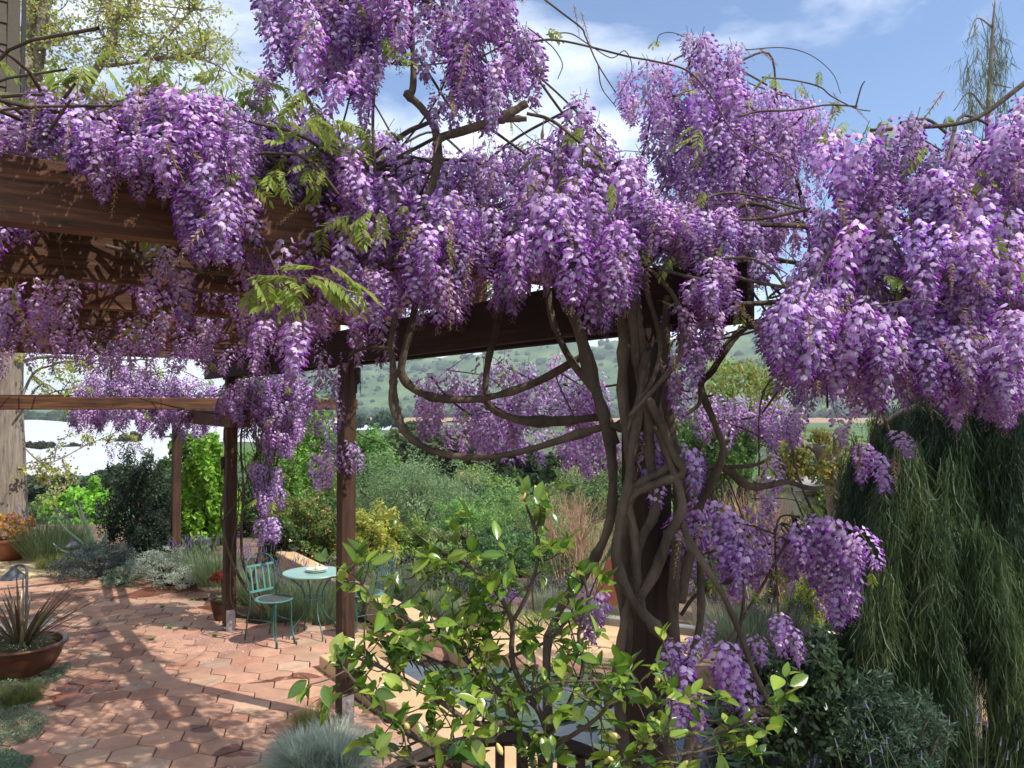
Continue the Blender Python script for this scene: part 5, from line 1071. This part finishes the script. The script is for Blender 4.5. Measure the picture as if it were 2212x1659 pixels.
region([(1500, 560), (1660, 530), (1680, 640), (1560, 700), (1500, 680)], 10, (2.95, 3.1), (.12, .18), 11)
region([(1480, 150), (1760, 210), (1800, 400), (1780, 620), (1600, 600), (1480, 500)], 90, (3.7, 4.4), (.16, .28), 11)
# under the rafters
for _ in range(200):
    u, v = rng.uniform(.9, 7.3), rng.uniform(-.2, 2.7)
    if v > 1.9 and rng.uniform() < .35: continue
    p = UV(u, v, rng.uniform(3.0, 3.36)); rac.append((p, rng.uniform(.18, .34)))
for _ in range(950):  # dense layer above the rafters, added to shade them
    p = UV(rng.uniform(.6, 7.8), rng.uniform(-.5, 4.2), rng.uniform(3.42, 3.85)); rac.append((p, rng.uniform(.18, .32)))
for x, a_, b_ in [(690, 800, 900), (715, 800, 880), (735, 790, 860), (680, 850, 960), (700, 900, 990), (690, 960, 1075), (705, 970, 1060), (745, 950, 1040), (758, 955, 1035), (730, 970, 1030), (680, 990, 1080), (720, 850, 940), (700, 760, 850), (745, 760, 800)]: one(x, a_, b_, 6.45 + rng.uniform(-.2, .15))
# keep the sky and beam openings clear
def px_of(p):
    d = p - np.array([0, 0, CAMZ]); yy = d[1] * cp + d[2] * sp; zz = -d[1] * sp + d[2] * cp
    return CX + d[0] / yy * F, CY - zz / yy * F
HOLES = [[(870, 150), (900, 150), (925, 235), (915, 275), (800, 260), (840, 210)], [(1720, 390), (1785, 400), (1765, 480), (1730, 470)], [(1170, -20), (1170, 260), (1220, 290), (1250, 190), (1320, 180), (1340, 100), (1480, 40), (1480, -20)],
         [(0, 380), (180, 390), (180, 500), (0, 490)], [(250, 470), (370, 470), (370, 520), (250, 520)], [(870, 760), (1200, 745), (1040, 762), (900, 800)], [(1560, 600), (1630, 600), (1640, 690), (1590, 690)]]
rac = [r for r in rac if not any(inpoly(*px_of(r[0] - np.array([0, 0, r[1] * .85])), h) for h in HOLES)]

vine = empty('wisteria', tuple(UV(-.15, .05)), 'huge purple wisteria wrapped round the main post and covering the pergola', 'wisteria')
VL = np.array(vine.location)
def place_racemes(lst, parent, limit):
    PL = np.array(parent.location); lst = [r for r in lst if -80 < px_of(r[0])[0] < 2300 and not (r[0][1] < 2.55 and r[0][0] < 0)]
    lst.sort(key=lambda r: -(r[1] / r[0][1]) - (3 if True else 0)); rest = Acc()
    for i, (p, l) in enumerate(lst):
        s = l / .30; sx = s * rng.uniform(.85, 1.1) if s < 1 else s * .95; sx = max(sx, .60) * .95
        if i < limit:
            k = rng.integers(len(RME)); link('raceme', RME[k], parent, tuple(p - PL), (rng.normal(0, .10), rng.normal(0, .10), rng.uniform(0, 6.28)), (sx, sx, s))
        else:
            v, f, c = RLO[rng.integers(len(RLO))] if p[1] > 3.6 else RAC[rng.integers(len(RAC))]
            R = rotm(rng.normal(0, .10), rng.normal(0, .10), rng.uniform(0, 6.28)); rest.add((v * [sx, sx, s]) @ R.T + p, f, np.clip(c * np.exp(rng.normal(0, .12)) * np.exp(rng.normal(0, .04, 3)), 0, .9))
    if rest.n: tag(rest.build('raceme', M['petal_stuff'], parent), kind='stuff')
    return lst
rac = place_racemes(rac, vine, 300)
print('RACEMES', len(rac))

# woody stems traced along the post, the loops and the top
def stem(pts, r, k=10, name='stem', par=None, rough=.035, mat=None, seg=7):
    P = np.array([W(*q) for q in pts]); r = np.atleast_1d(np.array(r, float)); big = r.max() > .012; r = r * ((.60 if r.max() > .029 else .74) if big else 1); sp_ = smooth_path(P, seg + (3 if big else 0)); n_ = len(sp_)
    rr = np.interp(np.linspace(0, 1, n_), np.linspace(0, 1, len(r)), r) if len(r) > 1 else np.full(n_, r[0])
    if big:
        ph_ = rng.uniform(0, 6, 6); s_ = np.linspace(0, np.linalg.norm(np.diff(sp_, axis=0), axis=1).sum(), n_); rr = rr * (1 + .09 * np.sin(s_ * 21 + ph_[0]) + .06 * np.sin(s_ * 47 + ph_[1]) + rng.normal(0, .025, n_))
        for q in range(max(1, n_ // 22)): rr = rr * (1 + .28 * np.exp(-((np.arange(n_) - rng.integers(2, n_)) / 1.3) ** 2))
        sp_ = sp_ + np.stack([np.sin(s_ * 9 + ph_[2]), np.sin(s_ * 11 + ph_[3]), .4 * np.sin(s_ * 13 + ph_[4])], -1) * rr[:, None] * .35
        k = 12; v, f = tube(sp_, list(rr), k, rough=.02); th_ = np.linspace(0, 2 * np.pi, k, endpoint=False)
        for i_ in range(n_):
            g = 1 + .13 * np.cos(2 * th_ + s_[i_] * 6 + ph_[5]) + .08 * np.cos(5 * th_ + s_[i_] * 4); v[i_ * k:(i_ + 1) * k] = sp_[i_] + (v[i_ * k:(i_ + 1) * k] - sp_[i_]) * g[:, None]
    else: v, f = tube(sp_, list(rr), k, rough=rough)
    return obj(name, v, f, mat or M['bark'], par or vine, smooth=True)
def pts(s, D): return [(x, y, D if np.isscalar(D) else D[i]) for i, (x, y) in enumerate(s)]
stem(pts([(1398, 1030), (1392, 985), (1365, 940), (1322, 921), (1250, 937), (1150, 968), (1060, 987), (980, 985), (915, 965), (872, 930), (855, 890), (850, 845), (852, 800), (846, 740), (852, 690), (848, 650), (838, 615)], [3.45] * 3 + [3.5, 3.55] + [3.6] * 12), [.030, .027, .026, .023, .019])
stem(pts([(1255, 772), (1150, 828), (1050, 860), (960, 861), (900, 842), (868, 808), (872, 760), (888, 700), (900, 650), (905, 600)], 3.75), [.026, .024, .022, .024])
stem(pts([(1310, 898), (1220, 908), (1130, 910), (1070, 885), (1048, 850), (1052, 780), (1075, 700), (1090, 620), (1090, 540)], 3.85), [.026, .025, .023, .022])
stem(pts([(862, 800), (848, 830), (845, 870), (856, 905)], 3.58), [.012, .012], 7)
stem(pts([(1290, 1659), (1270, 1560), (1250, 1400), (1230, 1290)], 3.7), .02) if False else None
stem(pts([(1235, 1290), (1290, 1200), (1318, 1130), (1322, 1060), (1318, 980), (1305, 900), (1275, 790), (1245, 700), (1215, 650), (1190, 590)], 3.5), [.022, .034, .040, .038, .034, .030])
stem(pts([(1180, 1720), (1182, 1500), (1188, 1380), (1215, 1300), (1250, 1255)], 3.6), [.028, .026, .022])
stem(pts([(1330, 960), (1290, 860), (1250, 800), (1215, 740), (1190, 680), (1175, 600), (1165, 520)], 3.72), [.03, .028, .022])
stem(pts([(1335, 1800), (1335, 1620), (1342, 1480), (1358, 1380), (1338, 1250), (1350, 1120), (1368, 1060), (1352, 960), (1345, 850), (1350, 740), (1335, 640)], 3.42), [.040, .038, .037, .036, .034])
stem(pts([(1372, 1800), (1350, 1600), (1332, 1450), (1348, 1340), (1378, 1260), (1378, 1180), (1412, 1100), (1408, 1000), (1402, 900), (1392, 800), (1380, 690), (1370, 600)], 3.36), [.036, .034, .032, .030, .026])
stem(pts([(1400, 760), (1385, 860), (1362, 980), (1350, 1060), (1340, 1130), (1335, 1210), (1362, 1290), (1405, 1345), (1455, 1400), (1495, 1455), (1510, 1515), (1495, 1575), (1480, 1660), (1485, 1800)], 3.28), [.030, .031, .032, .030, .034])
stem(pts([(1462, 1800), (1450, 1600), (1455, 1450), (1452, 1320), (1462, 1200), (1465, 1100), (1458, 1000), (1448, 900), (1440, 820), (1432, 740), (1445, 640)], 3.45), [.040, .038, .036, .032, .03])
stem(pts([(1390, 1330), (1378, 1270), (1372, 1150), (1360, 1080), (1395, 1040), (1440, 1010), (1462, 960)], 3.33), [.028, .030, .032, .026])
stem(pts([(1345, 1090), (1380, 1062), (1430, 1040), (1470, 1020), (1450, 980), (1420, 900), (1385, 820), (1372, 720), (1360, 640)], 3.30), [.028, .032, .030, .022])
stem(pts([(1500, 1800), (1500, 1560), (1492, 1440), (1510, 1350), (1512, 1250), (1508, 1150), (1480, 1060), (1462, 1000)], 3.6), [.030, .026, .024, .022])
stem(pts([(1380, 560), (1400, 640), (1430, 740), (1410, 820), (1370, 880), (1355, 930)], 3.28), [.016, .014, .012], 7)
stem(pts([(1390, 570), (1425, 600), (1465, 660), (1470, 760), (1420, 830), (1360, 900)], 3.2), [.014, .012, .009], 7)
stem(pts([(1425, 930), (1450, 1000), (1470, 1090), (1440, 1160), (1415, 1240), (1380, 1300)], 3.3), [.024, .026, .022], 8)
# right hand branches
stem(pts([(1670, 690), (1617, 704), (1578, 743), (1540, 800), (1513, 835), (1540, 910), (1560, 963), (1562, 985), (1549, 1024), (1520, 1071), (1498, 1121), (1485, 1200), (1470, 1300)], 3.6), [.020, .020, .020, .026, .027, .026])
stem(pts([(1480, 1030), (1506, 1017), (1549, 1008), (1580, 1022), (1617, 1049), (1660, 1050), (1700, 1042), (1740, 1053), (1770, 1058)], 3.62), [.022, .020, .018, .010], 8)
stem(pts([(1560, 1010), (1632, 1004), (1670, 985)], 3.62), [.014, .008], 7)
stem(pts([(1466, 905), (1490, 890), (1512, 870), (1513, 835)], 3.55), [.010, .014], 7)
stem(pts([(1478, 1130), (1488, 1163), (1524, 1224), (1560, 1285), (1596, 1368), (1617, 1422), (1650, 1494), (1675, 1541)], 3.3), [.020, .018, .016, .012], 8)
stem(pts([(1470, 1330), (1500, 1290), (1540, 1270), (1600, 1250), (1660, 1240)], 3.7), [.014, .010, .005], 7)
stem(pts([(1675, 1541), (1640, 1532), (1615, 1535)], 3.3), [.012, .010], 7)
# top: upright branches and stub
stem(pts([(905, 470), (930, 403), (942, 346), (943, 300), (936, 270), (912, 232), (877, 200)], 3.2), [.030, .026, .022, .022], 9)
stem(pts([(880, 204), (891, 190), (891, 126), (888, 72), (888, 0), (890, -60)], 3.2), [.020, .015, .013, .012], 8)
stem(pts([(936, 320), (955, 298), (996, 284), (1068, 259), (1110, 240), (1140, 223)], 3.15), [.018, .022, .020], 9)
stem(pts([(1068, 259), (1110, 258), (1138, 258)], 3.16), [.014, .013], 7)
stem(pts([(1138, 245), (1180, 255), (1212, 274), (1255, 310), (1300, 340)], 3.2), [.007, .007, .006], 6)
stem(pts([(960, 225), (930, 262), (880, 285), (820, 330), (780, 360)], 3.6), [.008, .012, .012], 6)
stem(pts([(1549, 482), (1578, 461), (1607, 443), (1640, 443), (1680, 455)], 3.5), [.016, .015, .012], 8)
stem(pts([(1470, 570), (1500, 520), (1549, 482), (1614, 482), (1668, 486), (1733, 490), (1775, 502)], 3.5), [.022, .018, .016, .015], 8)
stem(pts([(1560, 470), (1578, 493), (1596, 529), (1628, 551), (1682, 562), (1740, 572), (1805, 592), (1866, 625), (1900, 640)], 3.25), [.014, .015, .012, .010], 8)
stem(pts([(1420, 500), (1440, 530), (1470, 560), (1500, 600), (1480, 680)], 3.5), [.03, .034, .03], 9)
stem(pts([(1350, 470), (1400, 492), (1440, 498), (1430, 530), (1400, 570)], 3.3), [.018, .022, .018], 8)
stem(pts([(1590, 657), (1640, 655), (1700, 650)], 3.3), [.012, .010], 7)
stem(pts([(1595, 330), (1640, 300), (1700, 270), (1720, 380), (1740, 470)], 3.9), [.012, .010], 6)
stem(pts([(1880, 281), (1956, 277), (2064, 268), (2122, 248), (2172, 212), (2230, 166)], 2.9), [.006, .008, .010], 7)
stem(pts([(230, 531), (281, 545), (324, 563), (396, 581), (475, 590), (560, 600)], 3.9), [.013, .014, .012], 8)
stem(pts([(755, 765), (790, 752), (848, 752)], 3.7), [.009, .010], 7)
stem(pts([(755, 765), (745, 830), (742, 900), (780, 940), (830, 960), (870, 985)], 3.9), [.003, .0025], 5)
stem(pts([(60, 520), (160, 480), (260, 520), (330, 600)], 3.6), [.010, .008], 6)
# thin whips against the sky
for L_, D, r in [([(1151, 90), (1190, 86), (1248, 95), (1356, 122), (1416, 133), (1488, 155), (1542, 216), (1578, 277), (1632, 317), (1690, 342)], 3.2, .005), ([(1180, 75), (1230, 72), (1270, 95), (1320, 125), (1350, 110), (1365, 150), (1340, 200), (1325, 225)], 3.4, .003),
                 ([(1165, -10), (1210, 25), (1255, 60), (1265, 80), (1292, 140), (1330, 200)], 3.1, .0045), ([(1610, 108), (1690, 103), (1751, 119), (1798, 158), (1816, 202)], 3.5, .0025), ([(1646, 167), (1711, 173), (1769, 187), (1798, 209), (1848, 234), (1880, 240)], 3.5, .004),
                 ([(1596, 252), (1639, 241), (1715, 238), (1787, 227), (1852, 230)], 3.4, .006), ([(1418, 95), (1425, 75), (1450, 70), (1480, 80)], 3.6, .0025), ([(1848, 234), (1860, 190), (1868, 175)], 3.2, .004), ([(1292, 140), (1300, 190), (1330, 230)], 3.1, .003),
                 ([(560, 60), (590, 90), (600, 60), (640, 20)], 3.0, .003), ([(1140, 60), (1180, 90), (1200, 110), (1215, 140), (1205, 170)], 3.15, .003)]:
    stem(pts(L_, D), [r, r * .6], 5, 'whip', rough=0)
# canes that carry the racemes, then a roof mat added to block the sun
canes = Acc(); T_ = np.array([r[0] for r in rac]); order = rng.permutation(len(T_))
for k in order[:460]:
    d = np.linalg.norm(T_ - T_[k], axis=1); nb_ = np.where((d > .12) & (d < .75))[0]
    if len(nb_) == 0: continue
    q = T_[rng.choice(nb_)]; m_ = (T_[k] + q) / 2 + rng.normal(0, .06, 3) + [0, .16, .05]; v, f = tube(smooth_path([T_[k] + [0, .06, 0], m_, q + [0, .06, 0]], 5), [rng.uniform(.002, .008)] * 2, 5, False); canes.add(v, f)
for k in range(1500):
    u, v_ = rng.uniform(.4, 7.8), rng.uniform(-.2, 4.3); a0 = UV(u, v_, rng.uniform(3.40, 3.62)); t = rng.uniform(0, 6.28); L_ = rng.uniform(.4, 1.1); a1 = a0 + np.array([math.cos(t) * L_, math.sin(t) * L_, rng.normal(0, .05)])
    v, f = tube(smooth_path([a0, (a0 + a1) / 2 + rng.normal(0, .07, 3), a1], 3), [rng.uniform(.006, .014), .005], 4, False); canes.add(v, f)
for k in range(len(T_)):
    v, f = tube([T_[k] + (0, 0, -.005), T_[k] + rng.normal(0, .015, 3) + (0, 0, .03)], .0015, 3, False); canes.add(v, f)
tag(canes.build('canes', M['bark'], vine, smooth=True), kind='stuff')
# compound leaves: the named tufts, then singles through the mass
lf = []
def tuft(px, py, D, n, R, sc=1.0, dirx=None, down=.0):
    for _ in range(n): lf.append((W(px, py, D) + rng.normal(0, R, 3) * [1, 1, .6], rng.uniform(0, 6.28) if dirx is None else dirx + rng.normal(0, .9), rng.uniform(.7, 1.1) * sc, down))
tuft(640, 600, 2.65, 9, .04, .72, 3.3); tuft(660, 605, 2.62, 9, .05, .75, -.2); tuft(700, 620, 2.6, 5, .03, .68, -.3); tuft(580, 640, 2.7, 5, .04, .65, 3.3)
for px, py, n in [(40, 215, 9), (90, 205, 8), (10, 235, 7), (200, 200, 10), (250, 215, 9), (290, 215, 5), (300, 160, 9), (345, 150, 8), (380, 150, 6), (560, 200, 9), (600, 215, 8), (640, 225, 6), (520, 170, 4), (470, 160, 6), (690, 245, 8), (730, 300, 7), (760, 320, 5), (620, 330, 4), (700, 340, 4)]: tuft(px, py, rng.uniform(2.8, 3.4), int(n * 1.3), .07, .66)
for px, py, n, D in [(730, 250, 4, 3), (800, 470, 6, 3.0), (770, 480, 3, 3.0), (830, 480, 4, 3.0), (520, 380, 3, 2.8), (570, 370, 3, 2.8), (640, 350, 3, 3), (840, 80, 3, 3.1), (870, 130, 2, 3.1), (1270, 300, 3, 3.3), (1520, 300, 5, 3.5), (1680, 180, 3, 3.5), (1800, 320, 3, 3.2), (1870, 260, 3, 3.1), (2000, 280, 2, 3), (2080, 400, 3, 2.9), (2060, 560, 3, 2.7), (1950, 620, 4, 2.8), (1430, 890, 2, 3.3), (1880, 700, 3, 2.7), (2120, 740, 3, 2.7),
                     (960, 400, 3, 3.3), (1160, 330, 3, 3.6), (1400, 470, 3, 3.3), (1440, 560, 4, 3.2), (1610, 640, 3, 3.3), (300, 700, 4, 5), (470, 780, 4, 7), (700, 1000, 3, 6.5), (1520, 1380, 5, 3.4), (1480, 1440, 4, 3.3), (1560, 1250, 3, 3.6), (1770, 1080, 5, 3.8), (1660, 1220, 4, 3.8), (1280, 360, 3, 3.4), (1170, 480, 3, 3.3), (1200, 380, 3, 3.3), (1790, 230, 3, 3.5), (1360, 680, 3, 3.4)]: tuft(px, py, D, n, .05, .6)
k_ = len(lf)
for _ in range(1300): lf.append((UV(rng.uniform(.6, 7.8), rng.uniform(-.4, 4.3), rng.uniform(3.42, 3.8)), rng.uniform(0, 6.28), rng.uniform(.8, 1.3), .2))  # extra leaves over the roof, added to shade the rafters
for k in order[:190]: lf.append((T_[k] + rng.normal(0, .06, 3) + [0, 0, .05], rng.uniform(0, 6.28), rng.uniform(.35, .7), .3))
rest = Acc()
for i, (p, t, s, dn) in enumerate(lf):
    j = rng.integers(6); rx, ry = rng.normal(0, .3), rng.normal(.25 + dn, .3)
    if i < 300: link('leaf', CME[j], vine, tuple(p - VL), (rx, ry, t), s)
    else: v, f, c = CLF[j]; rest.add(v * s @ rotm(rx, ry, t).T + p, f, c)
if rest.n: tag(rest.build('leaf', M['leaf'], vine), kind='stuff')
# immature racemes: thin straw-coloured bud spikes
def budspike(seed, L=.14):
    rg = np.random.default_rng(seed); a = Acc(); v, f = tube([(0, 0, 0), (0, 0, -L)], [.0015, .0006], 3, False); a.add(v, f, (.28, .24, .10))
    for i in range(44):
        t = i / 44; ph = i * 2.4; o = np.array([math.cos(ph), math.sin(ph), -.6]); c = np.array([0, 0, -L * t]); l = .016 * (1 - t * .7); s = np.array([-o[1], o[0], 0]) * .0028 * (1 - .5 * t)
        a.add([c, c + o * l * .5 + s, c + o * l, c + o * l * .5 - s], np.array([(0, 1, 2, 3)]), np.array([.36, .28, .14]) * rg.uniform(.7, 1.3) if rg.uniform() < .7 else np.array([.28, .12, .22]))
    return mesh('bud_spike', *a.get()[:2], M['leaf'], a.get()[2])
BS = [budspike(s) for s in range(3)]
fr_ = [k for k in range(len(T_)) if T_[k][1] < 3.6]
for k in rng.permutation(fr_)[:270]: link('bud_spike', BS[rng.integers(3)], vine, tuple(T_[k] + rng.normal(0, .05, 3) + [0, -.09, -.04] - VL), (rng.normal(0, .35), rng.normal(0, .35), 0), rng.uniform(.7, 1.5))
for (px, py, D, s, rx) in [(1255, 25, 3.1, 1.1, .5), (1240, 10, 3.1, .9, .3), (1640, 105, 3.5, 1.0, 2.0), (1600, 90, 3.5, .8, 1.4), (1800, 200, 3.5, .8, 1.2), (1850, 235, 3.4, .7, 1.8), (1480, 75, 3.6, .8, 1.6), (1730, 175, 3.5, .9, 1.0), (1680, 730, 3.2, .8, .3), (1620, 690, 3.2, .9, 1.3)]:
    link('bud_spike', BS[rng.integers(3)], vine, tuple(W(px, py, D) - VL), (rx * .3, -rx * .6, 0), s)
v, f = lathe([(.0008, 0), (.0035, -.03), (.005, -.07), (.012, -.105), (.013, -.125), (.008, -.145), (.001, -.15)], 8); v = v * [1, .45, 1]; PM = mesh('seed_pod', v, f, M['pod'], smooth=True)
for px, py, D, s in [(239, 760, 3.9, 1.0), (1175, 255, 3.1, .55), (950, 285, 3.1, .6), (1880, 590, 2.75, .75), (1942, 600, 2.75, .8), (1800, 935, 3.1, .6), (1935, 955, 3.0, .7), (1945, 965, 3.0, .7), (1862, 970, 3.2, .6), (280, 790, 5.0, .5), (1195, 540, 3.0, .6), (1385, 1560, 3.2, .5)]:
    link('seed_pod', PM, vine, tuple(W(px, py, D) - VL), (rng.normal(0, .15), rng.normal(0, .15), rng.uniform(0, 3)), s)

# second wisteria on the back post and arbour
rac2 = []; save = rac; rac = rac2
region([(155, 830), (200, 790), (300, 780), (330, 810), (400, 790), (470, 820), (480, 900), (450, 960), (380, 960), (330, 950), (260, 930), (225, 935), (165, 940)], 120, (11.2, 13.2), (.30, .45), 8)
region([(470, 820), (560, 810), (600, 790), (680, 830), (665, 900), (645, 985), (610, 1000), (570, 1000), (545, 950), (470, 930)], 110, (8.6, 9.6), (.25, .40), 8)
region([(545, 990), (600, 1000), (620, 1080), (610, 1120), (590, 1180), (560, 1170), (545, 1080)], 26, (8.8, 9.2), (.22, .34), 6)
region([(380, 960), (300, 940), (220, 950), (200, 1000), (330, 980)], 6, (11, 12), (.2, .3), 8)
one(543, 1170, 1215, 9); one(170, 850, 940, 12); one(560, 1120, 1190, 9); one(200, 870, 935, 12)
vine2 = empty('wisteria', tuple(UV(6.7, -.25)), 'smaller pink-violet wisteria climbing the back post onto the arbour', 'wisteria')
rac2 = place_racemes(rac2, vine2, 200); rac = save
S2 = [([(575, 1320), (545, 1290), (512, 1235), (490, 1180), (478, 1120), (484, 1060), (490, 990), (485, 930), (500, 880)], .030), ([(590, 1310), (555, 1275), (528, 1220), (520, 1150), (527, 1060), (520, 980), (524, 920), (540, 860)], .034), ([(560, 1330), (548, 1250), (560, 1190), (580, 1100), (575, 1030), (600, 960)], .018),
      ([(545, 1290), (530, 1330), (500, 1300), (500, 1200), (515, 1100), (510, 1000)], .015), ([(478, 1130), (500, 1100), (525, 1060), (540, 1010)], .012), ([(500, 900), (560, 880), (620, 850), (660, 830)], .014), ([(500, 900), (440, 890), (380, 880), (300, 860)], .014), ([(545, 1000), (575, 960), (600, 920)], .012)]
for P, r in S2: stem(pts(P, 9.15), [r, r * .7, r * .5], 8, par=vine2)
canes = Acc(); T2 = np.array([r[0] for r in rac2])
for k in range(170):
    i_ = rng.integers(len(T2)); d = np.linalg.norm(T2 - T2[i_], axis=1); nb_ = np.where((d > .2) & (d < 1.5))[0]
    if len(nb_) == 0: continue
    q = T2[rng.choice(nb_)]; v, f = tube(smooth_path([T2[i_], (T2[i_] + q) / 2 + rng.normal(0, .1, 3) + [0, 0, .1], q], 4), .005, 4, False); canes.add(v, f)
tag(canes.build('canes', M['bark'], vine2), kind='stuff')
for k in range(80): link('leaf', CME[rng.integers(6)], vine2, tuple(T2[rng.integers(len(T2))] + rng.normal(0, .12, 3) + [0, 0, .05] - np.array(vine2.location)), (rng.normal(0, .3), .3, rng.uniform(0, 6)), rng.uniform(.6, 1.1))

# ------------------------------------------------------------------ foreground shrub with glossy leaves
def gloss_leaf(seed, L=.065):
    rg = np.random.default_rng(seed); a = []; n = 6; W2 = L * rg.uniform(.19, .28); bend = rg.uniform(.1, .5); V = []; Q = []
    for i in range(n + 1):
        t = i / n; w = W2 * (math.sin(math.pi * t ** .85) ** .8 if 0 < t < 1 else .02); x = L * t; z = -bend * L * .5 * t * t
        V += [(x, -w, z + w * .35), (x, 0, z), (x, w, z + w * .35)]
    for i in range(n):
        for j in range(2): Q.append((3 * i + j, 3 * i + j + 1, 3 * i + j + 4, 3 * i + j + 3))
    col = np.tile(np.array([[.11, .20, .022], [.07, .14, .02], [.16, .25, .03], [.045, .10, .018], [.24, .31, .05]][seed % 5]), (len(V), 1)); col[1::3] *= 1.25
    return np.array(V), np.array(Q), col
GL = [gloss_leaf(s) for s in range(10)]; GM = [mesh('leaf', v, f, M['gloss'], c, True) for v, f, c in GL]
fs = empty('foreground_shrub', tuple(np.append(W(1120, 1900, 2.45)[:2], -.05)), 'glossy-leaved green shrub in the foreground below the beam with small cream buds', 'shrub'); FL_ = np.array(fs.location)
main = [([(1160, 2600, 2.6), (1150, 1900, 2.55), (1140, 1700, 2.5), (1110, 1540, 2.5), (1050, 1470, 2.45), (980, 1400, 2.45), (900, 1350, 2.4), (840, 1310, 2.4)], .013), ([(1150, 1900, 2.55), (1180, 1650, 2.55), (1175, 1560, 2.5), (1110, 1440, 2.5), (1105, 1340, 2.5), (1065, 1270, 2.5), (1000, 1215, 2.5), (930, 1180, 2.5)], .012),
        ([(1110, 1340, 2.5), (1145, 1270, 2.5), (1165, 1180, 2.5), (1140, 1100, 2.5), (1130, 1065, 2.5)], .007), ([(1110, 1560, 2.5), (1020, 1560, 2.4), (930, 1500, 2.35), (840, 1450, 2.35), (770, 1420, 2.35)], .010), ([(1140, 1700, 2.5), (1000, 1640, 2.3), (880, 1580, 2.3), (790, 1500, 2.3), (740, 1440, 2.3)], .010),
        ([(1180, 1600, 2.5), (1230, 1520, 2.5), (1260, 1440, 2.5), (1250, 1370, 2.5), (1270, 1300, 2.5), (1260, 1240, 2.5)], .009), ([(1180, 1620, 2.5), (1250, 1580, 2.45), (1300, 1540, 2.4), (1340, 1480, 2.4), (1360, 1440, 2.4)], .008), ([(900, 1350, 2.4), (840, 1340, 2.4), (790, 1270, 2.4), (740, 1255, 2.4)], .005),
        ([(1150, 1900, 2.5), (1250, 1720, 2.35), (1330, 1660, 2.3), (1420, 1600, 2.25), (1450, 1540, 2.25), (1445, 1480, 2.25)], .006), ([(1330, 1680, 2.3), (1430, 1640, 2.25), (1520, 1620, 2.25), (1590, 1600, 2.25)], .007), ([(1500, 1620, 2.25), (1600, 1560, 2.25), (1680, 1550, 2.25)], .005), ([(1000, 1640, 2.3), (900, 1650, 2.25), (820, 1620, 2.25)], .008),
        ([(1060, 1500, 2.45), (1000, 1480, 2.45), (950, 1430, 2.45), (880, 1420, 2.4), (820, 1380, 2.4)], .006), ([(1000, 1215, 2.5), (950, 1230, 2.5), (900, 1240, 2.5)], .004), ([(1100, 1420, 2.5), (1190, 1380, 2.45), (1240, 1320, 2.45)], .006), ([(1110, 1540, 2.5), (1180, 1480, 2.4), (1300, 1470, 2.4)], .007)]
lv = []; tw = Acc()
def rosette(b0, d, n):
    for _ in range(n):
        dd = unit(d * .55 + rng.normal(0, .75, 3) + [0, -.1, .28]); lv.append((b0 + rng.normal(0, .006, 3), dd, rng.uniform(.45, 1.2)))
for pp, r in main:
    P = smooth_path(np.array([W(*q) for q in pp]), 7); v, f = tube(P, [r, r * .4], 7, rough=.05); obj('branch', v, f, M['bark'], fs, smooth=True)
    n = max(6, int(np.linalg.norm(P[-1] - P[0]) / .031))
    for k in range(n):
        i_ = rng.integers(len(P) // 4, len(P)); d = unit(rng.normal(0, 1, 3) + [0, -.2, .35]); L_ = rng.uniform(.05, .17); q = P[i_] + d * L_
        q2 = (P[i_] + q) / 2 + rng.normal(0, .012, 3); v, f = tube(smooth_path([P[i_], q2, q], 3), [.003, .0014], 4, False); tw.add(v, f); rosette(q, d, rng.integers(3, 6))
        if rng.uniform() < .5: rosette(q2, d, 1)
    rosette(P[-1], unit(P[-1] - P[-4]), 5)
tag(tw.build('twigs', M['bark'], fs), kind='stuff')
lv.sort(key=lambda r: -r[2]); rest = Acc()
for i, (p, d, s) in enumerate(lv):
    q = Vector(d).to_track_quat('X', 'Z'); R = np.array(q.to_matrix()) @ rotm(rng.normal(0, .5), 0, 0); j = rng.integers(10)
    if i < 300: o = link('leaf', GM[j], fs, tuple(p - FL_), tuple(Matrix(R.tolist()).to_euler()), s)
    else: v, f, c = GL[j]; rest.add(v * s @ R.T + p, f, c)
if rest.n: tag(rest.build('leaf', M['gloss'], fs, smooth=True), kind='stuff')
print('SHRUB LEAVES', len(lv))
bud = mesh('bud', *lathe([(.0005, -.012), (.005, -.006), (.007, .002), (.004, .012), (.0005, .016)], 8), mat_noise('cream_bud', (.55, .42, .12), (.66, .52, .2), 20, .5, 0), smooth=True)
for px, py, D in [(820, 1375, 2.4), (938, 1490, 2.4), (925, 1480, 2.35), (1080, 1620, 2.3), (780, 1495, 2.3), (1160, 1060, 2.5), (1128, 1075, 2.5), (1330, 1590, 2.3), (1480, 1650, 2.2), (1420, 1470, 2.25), (1000, 1340, 2.4), (1140, 1340, 2.5), (1020, 1280, 2.5), (880, 1570, 2.3), (1320, 1640, 2.2)]:
    link('bud', bud, fs, tuple(W(px, py, D) - FL_), (rng.normal(0, .5), rng.normal(0, .5), 0), rng.uniform(.8, 1.4))

# ------------------------------------------------------------------ air
bm = bmesh.new(); bmesh.ops.create_cube(bm, size=1); me = bpy.data.meshes.new('haze'); bm.to_mesh(me); bm.free()
m = bpy.data.materials.new('haze_air'); m.use_nodes = True; t = m.node_tree; t.nodes.clear(); o_ = t.nodes.new('ShaderNodeOutputMaterial'); pv = t.nodes.new('ShaderNodeVolumePrincipled')
pv.inputs['Color'].default_value = (.80, .90, 1.0, 1); pv.inputs['Density'].default_value = .00020; pv.inputs['Anisotropy'].default_value = .15
t.links.new(pv.outputs[0], o_.inputs['Volume']); me.materials.append(m)
hz = link('haze', me); hz.scale = (16000, 8000, 260); hz.location = (0, 3000, 260 / 2 - 12); tag(hz, 'pale blue air between the garden and the far hillside', kind='stuff')
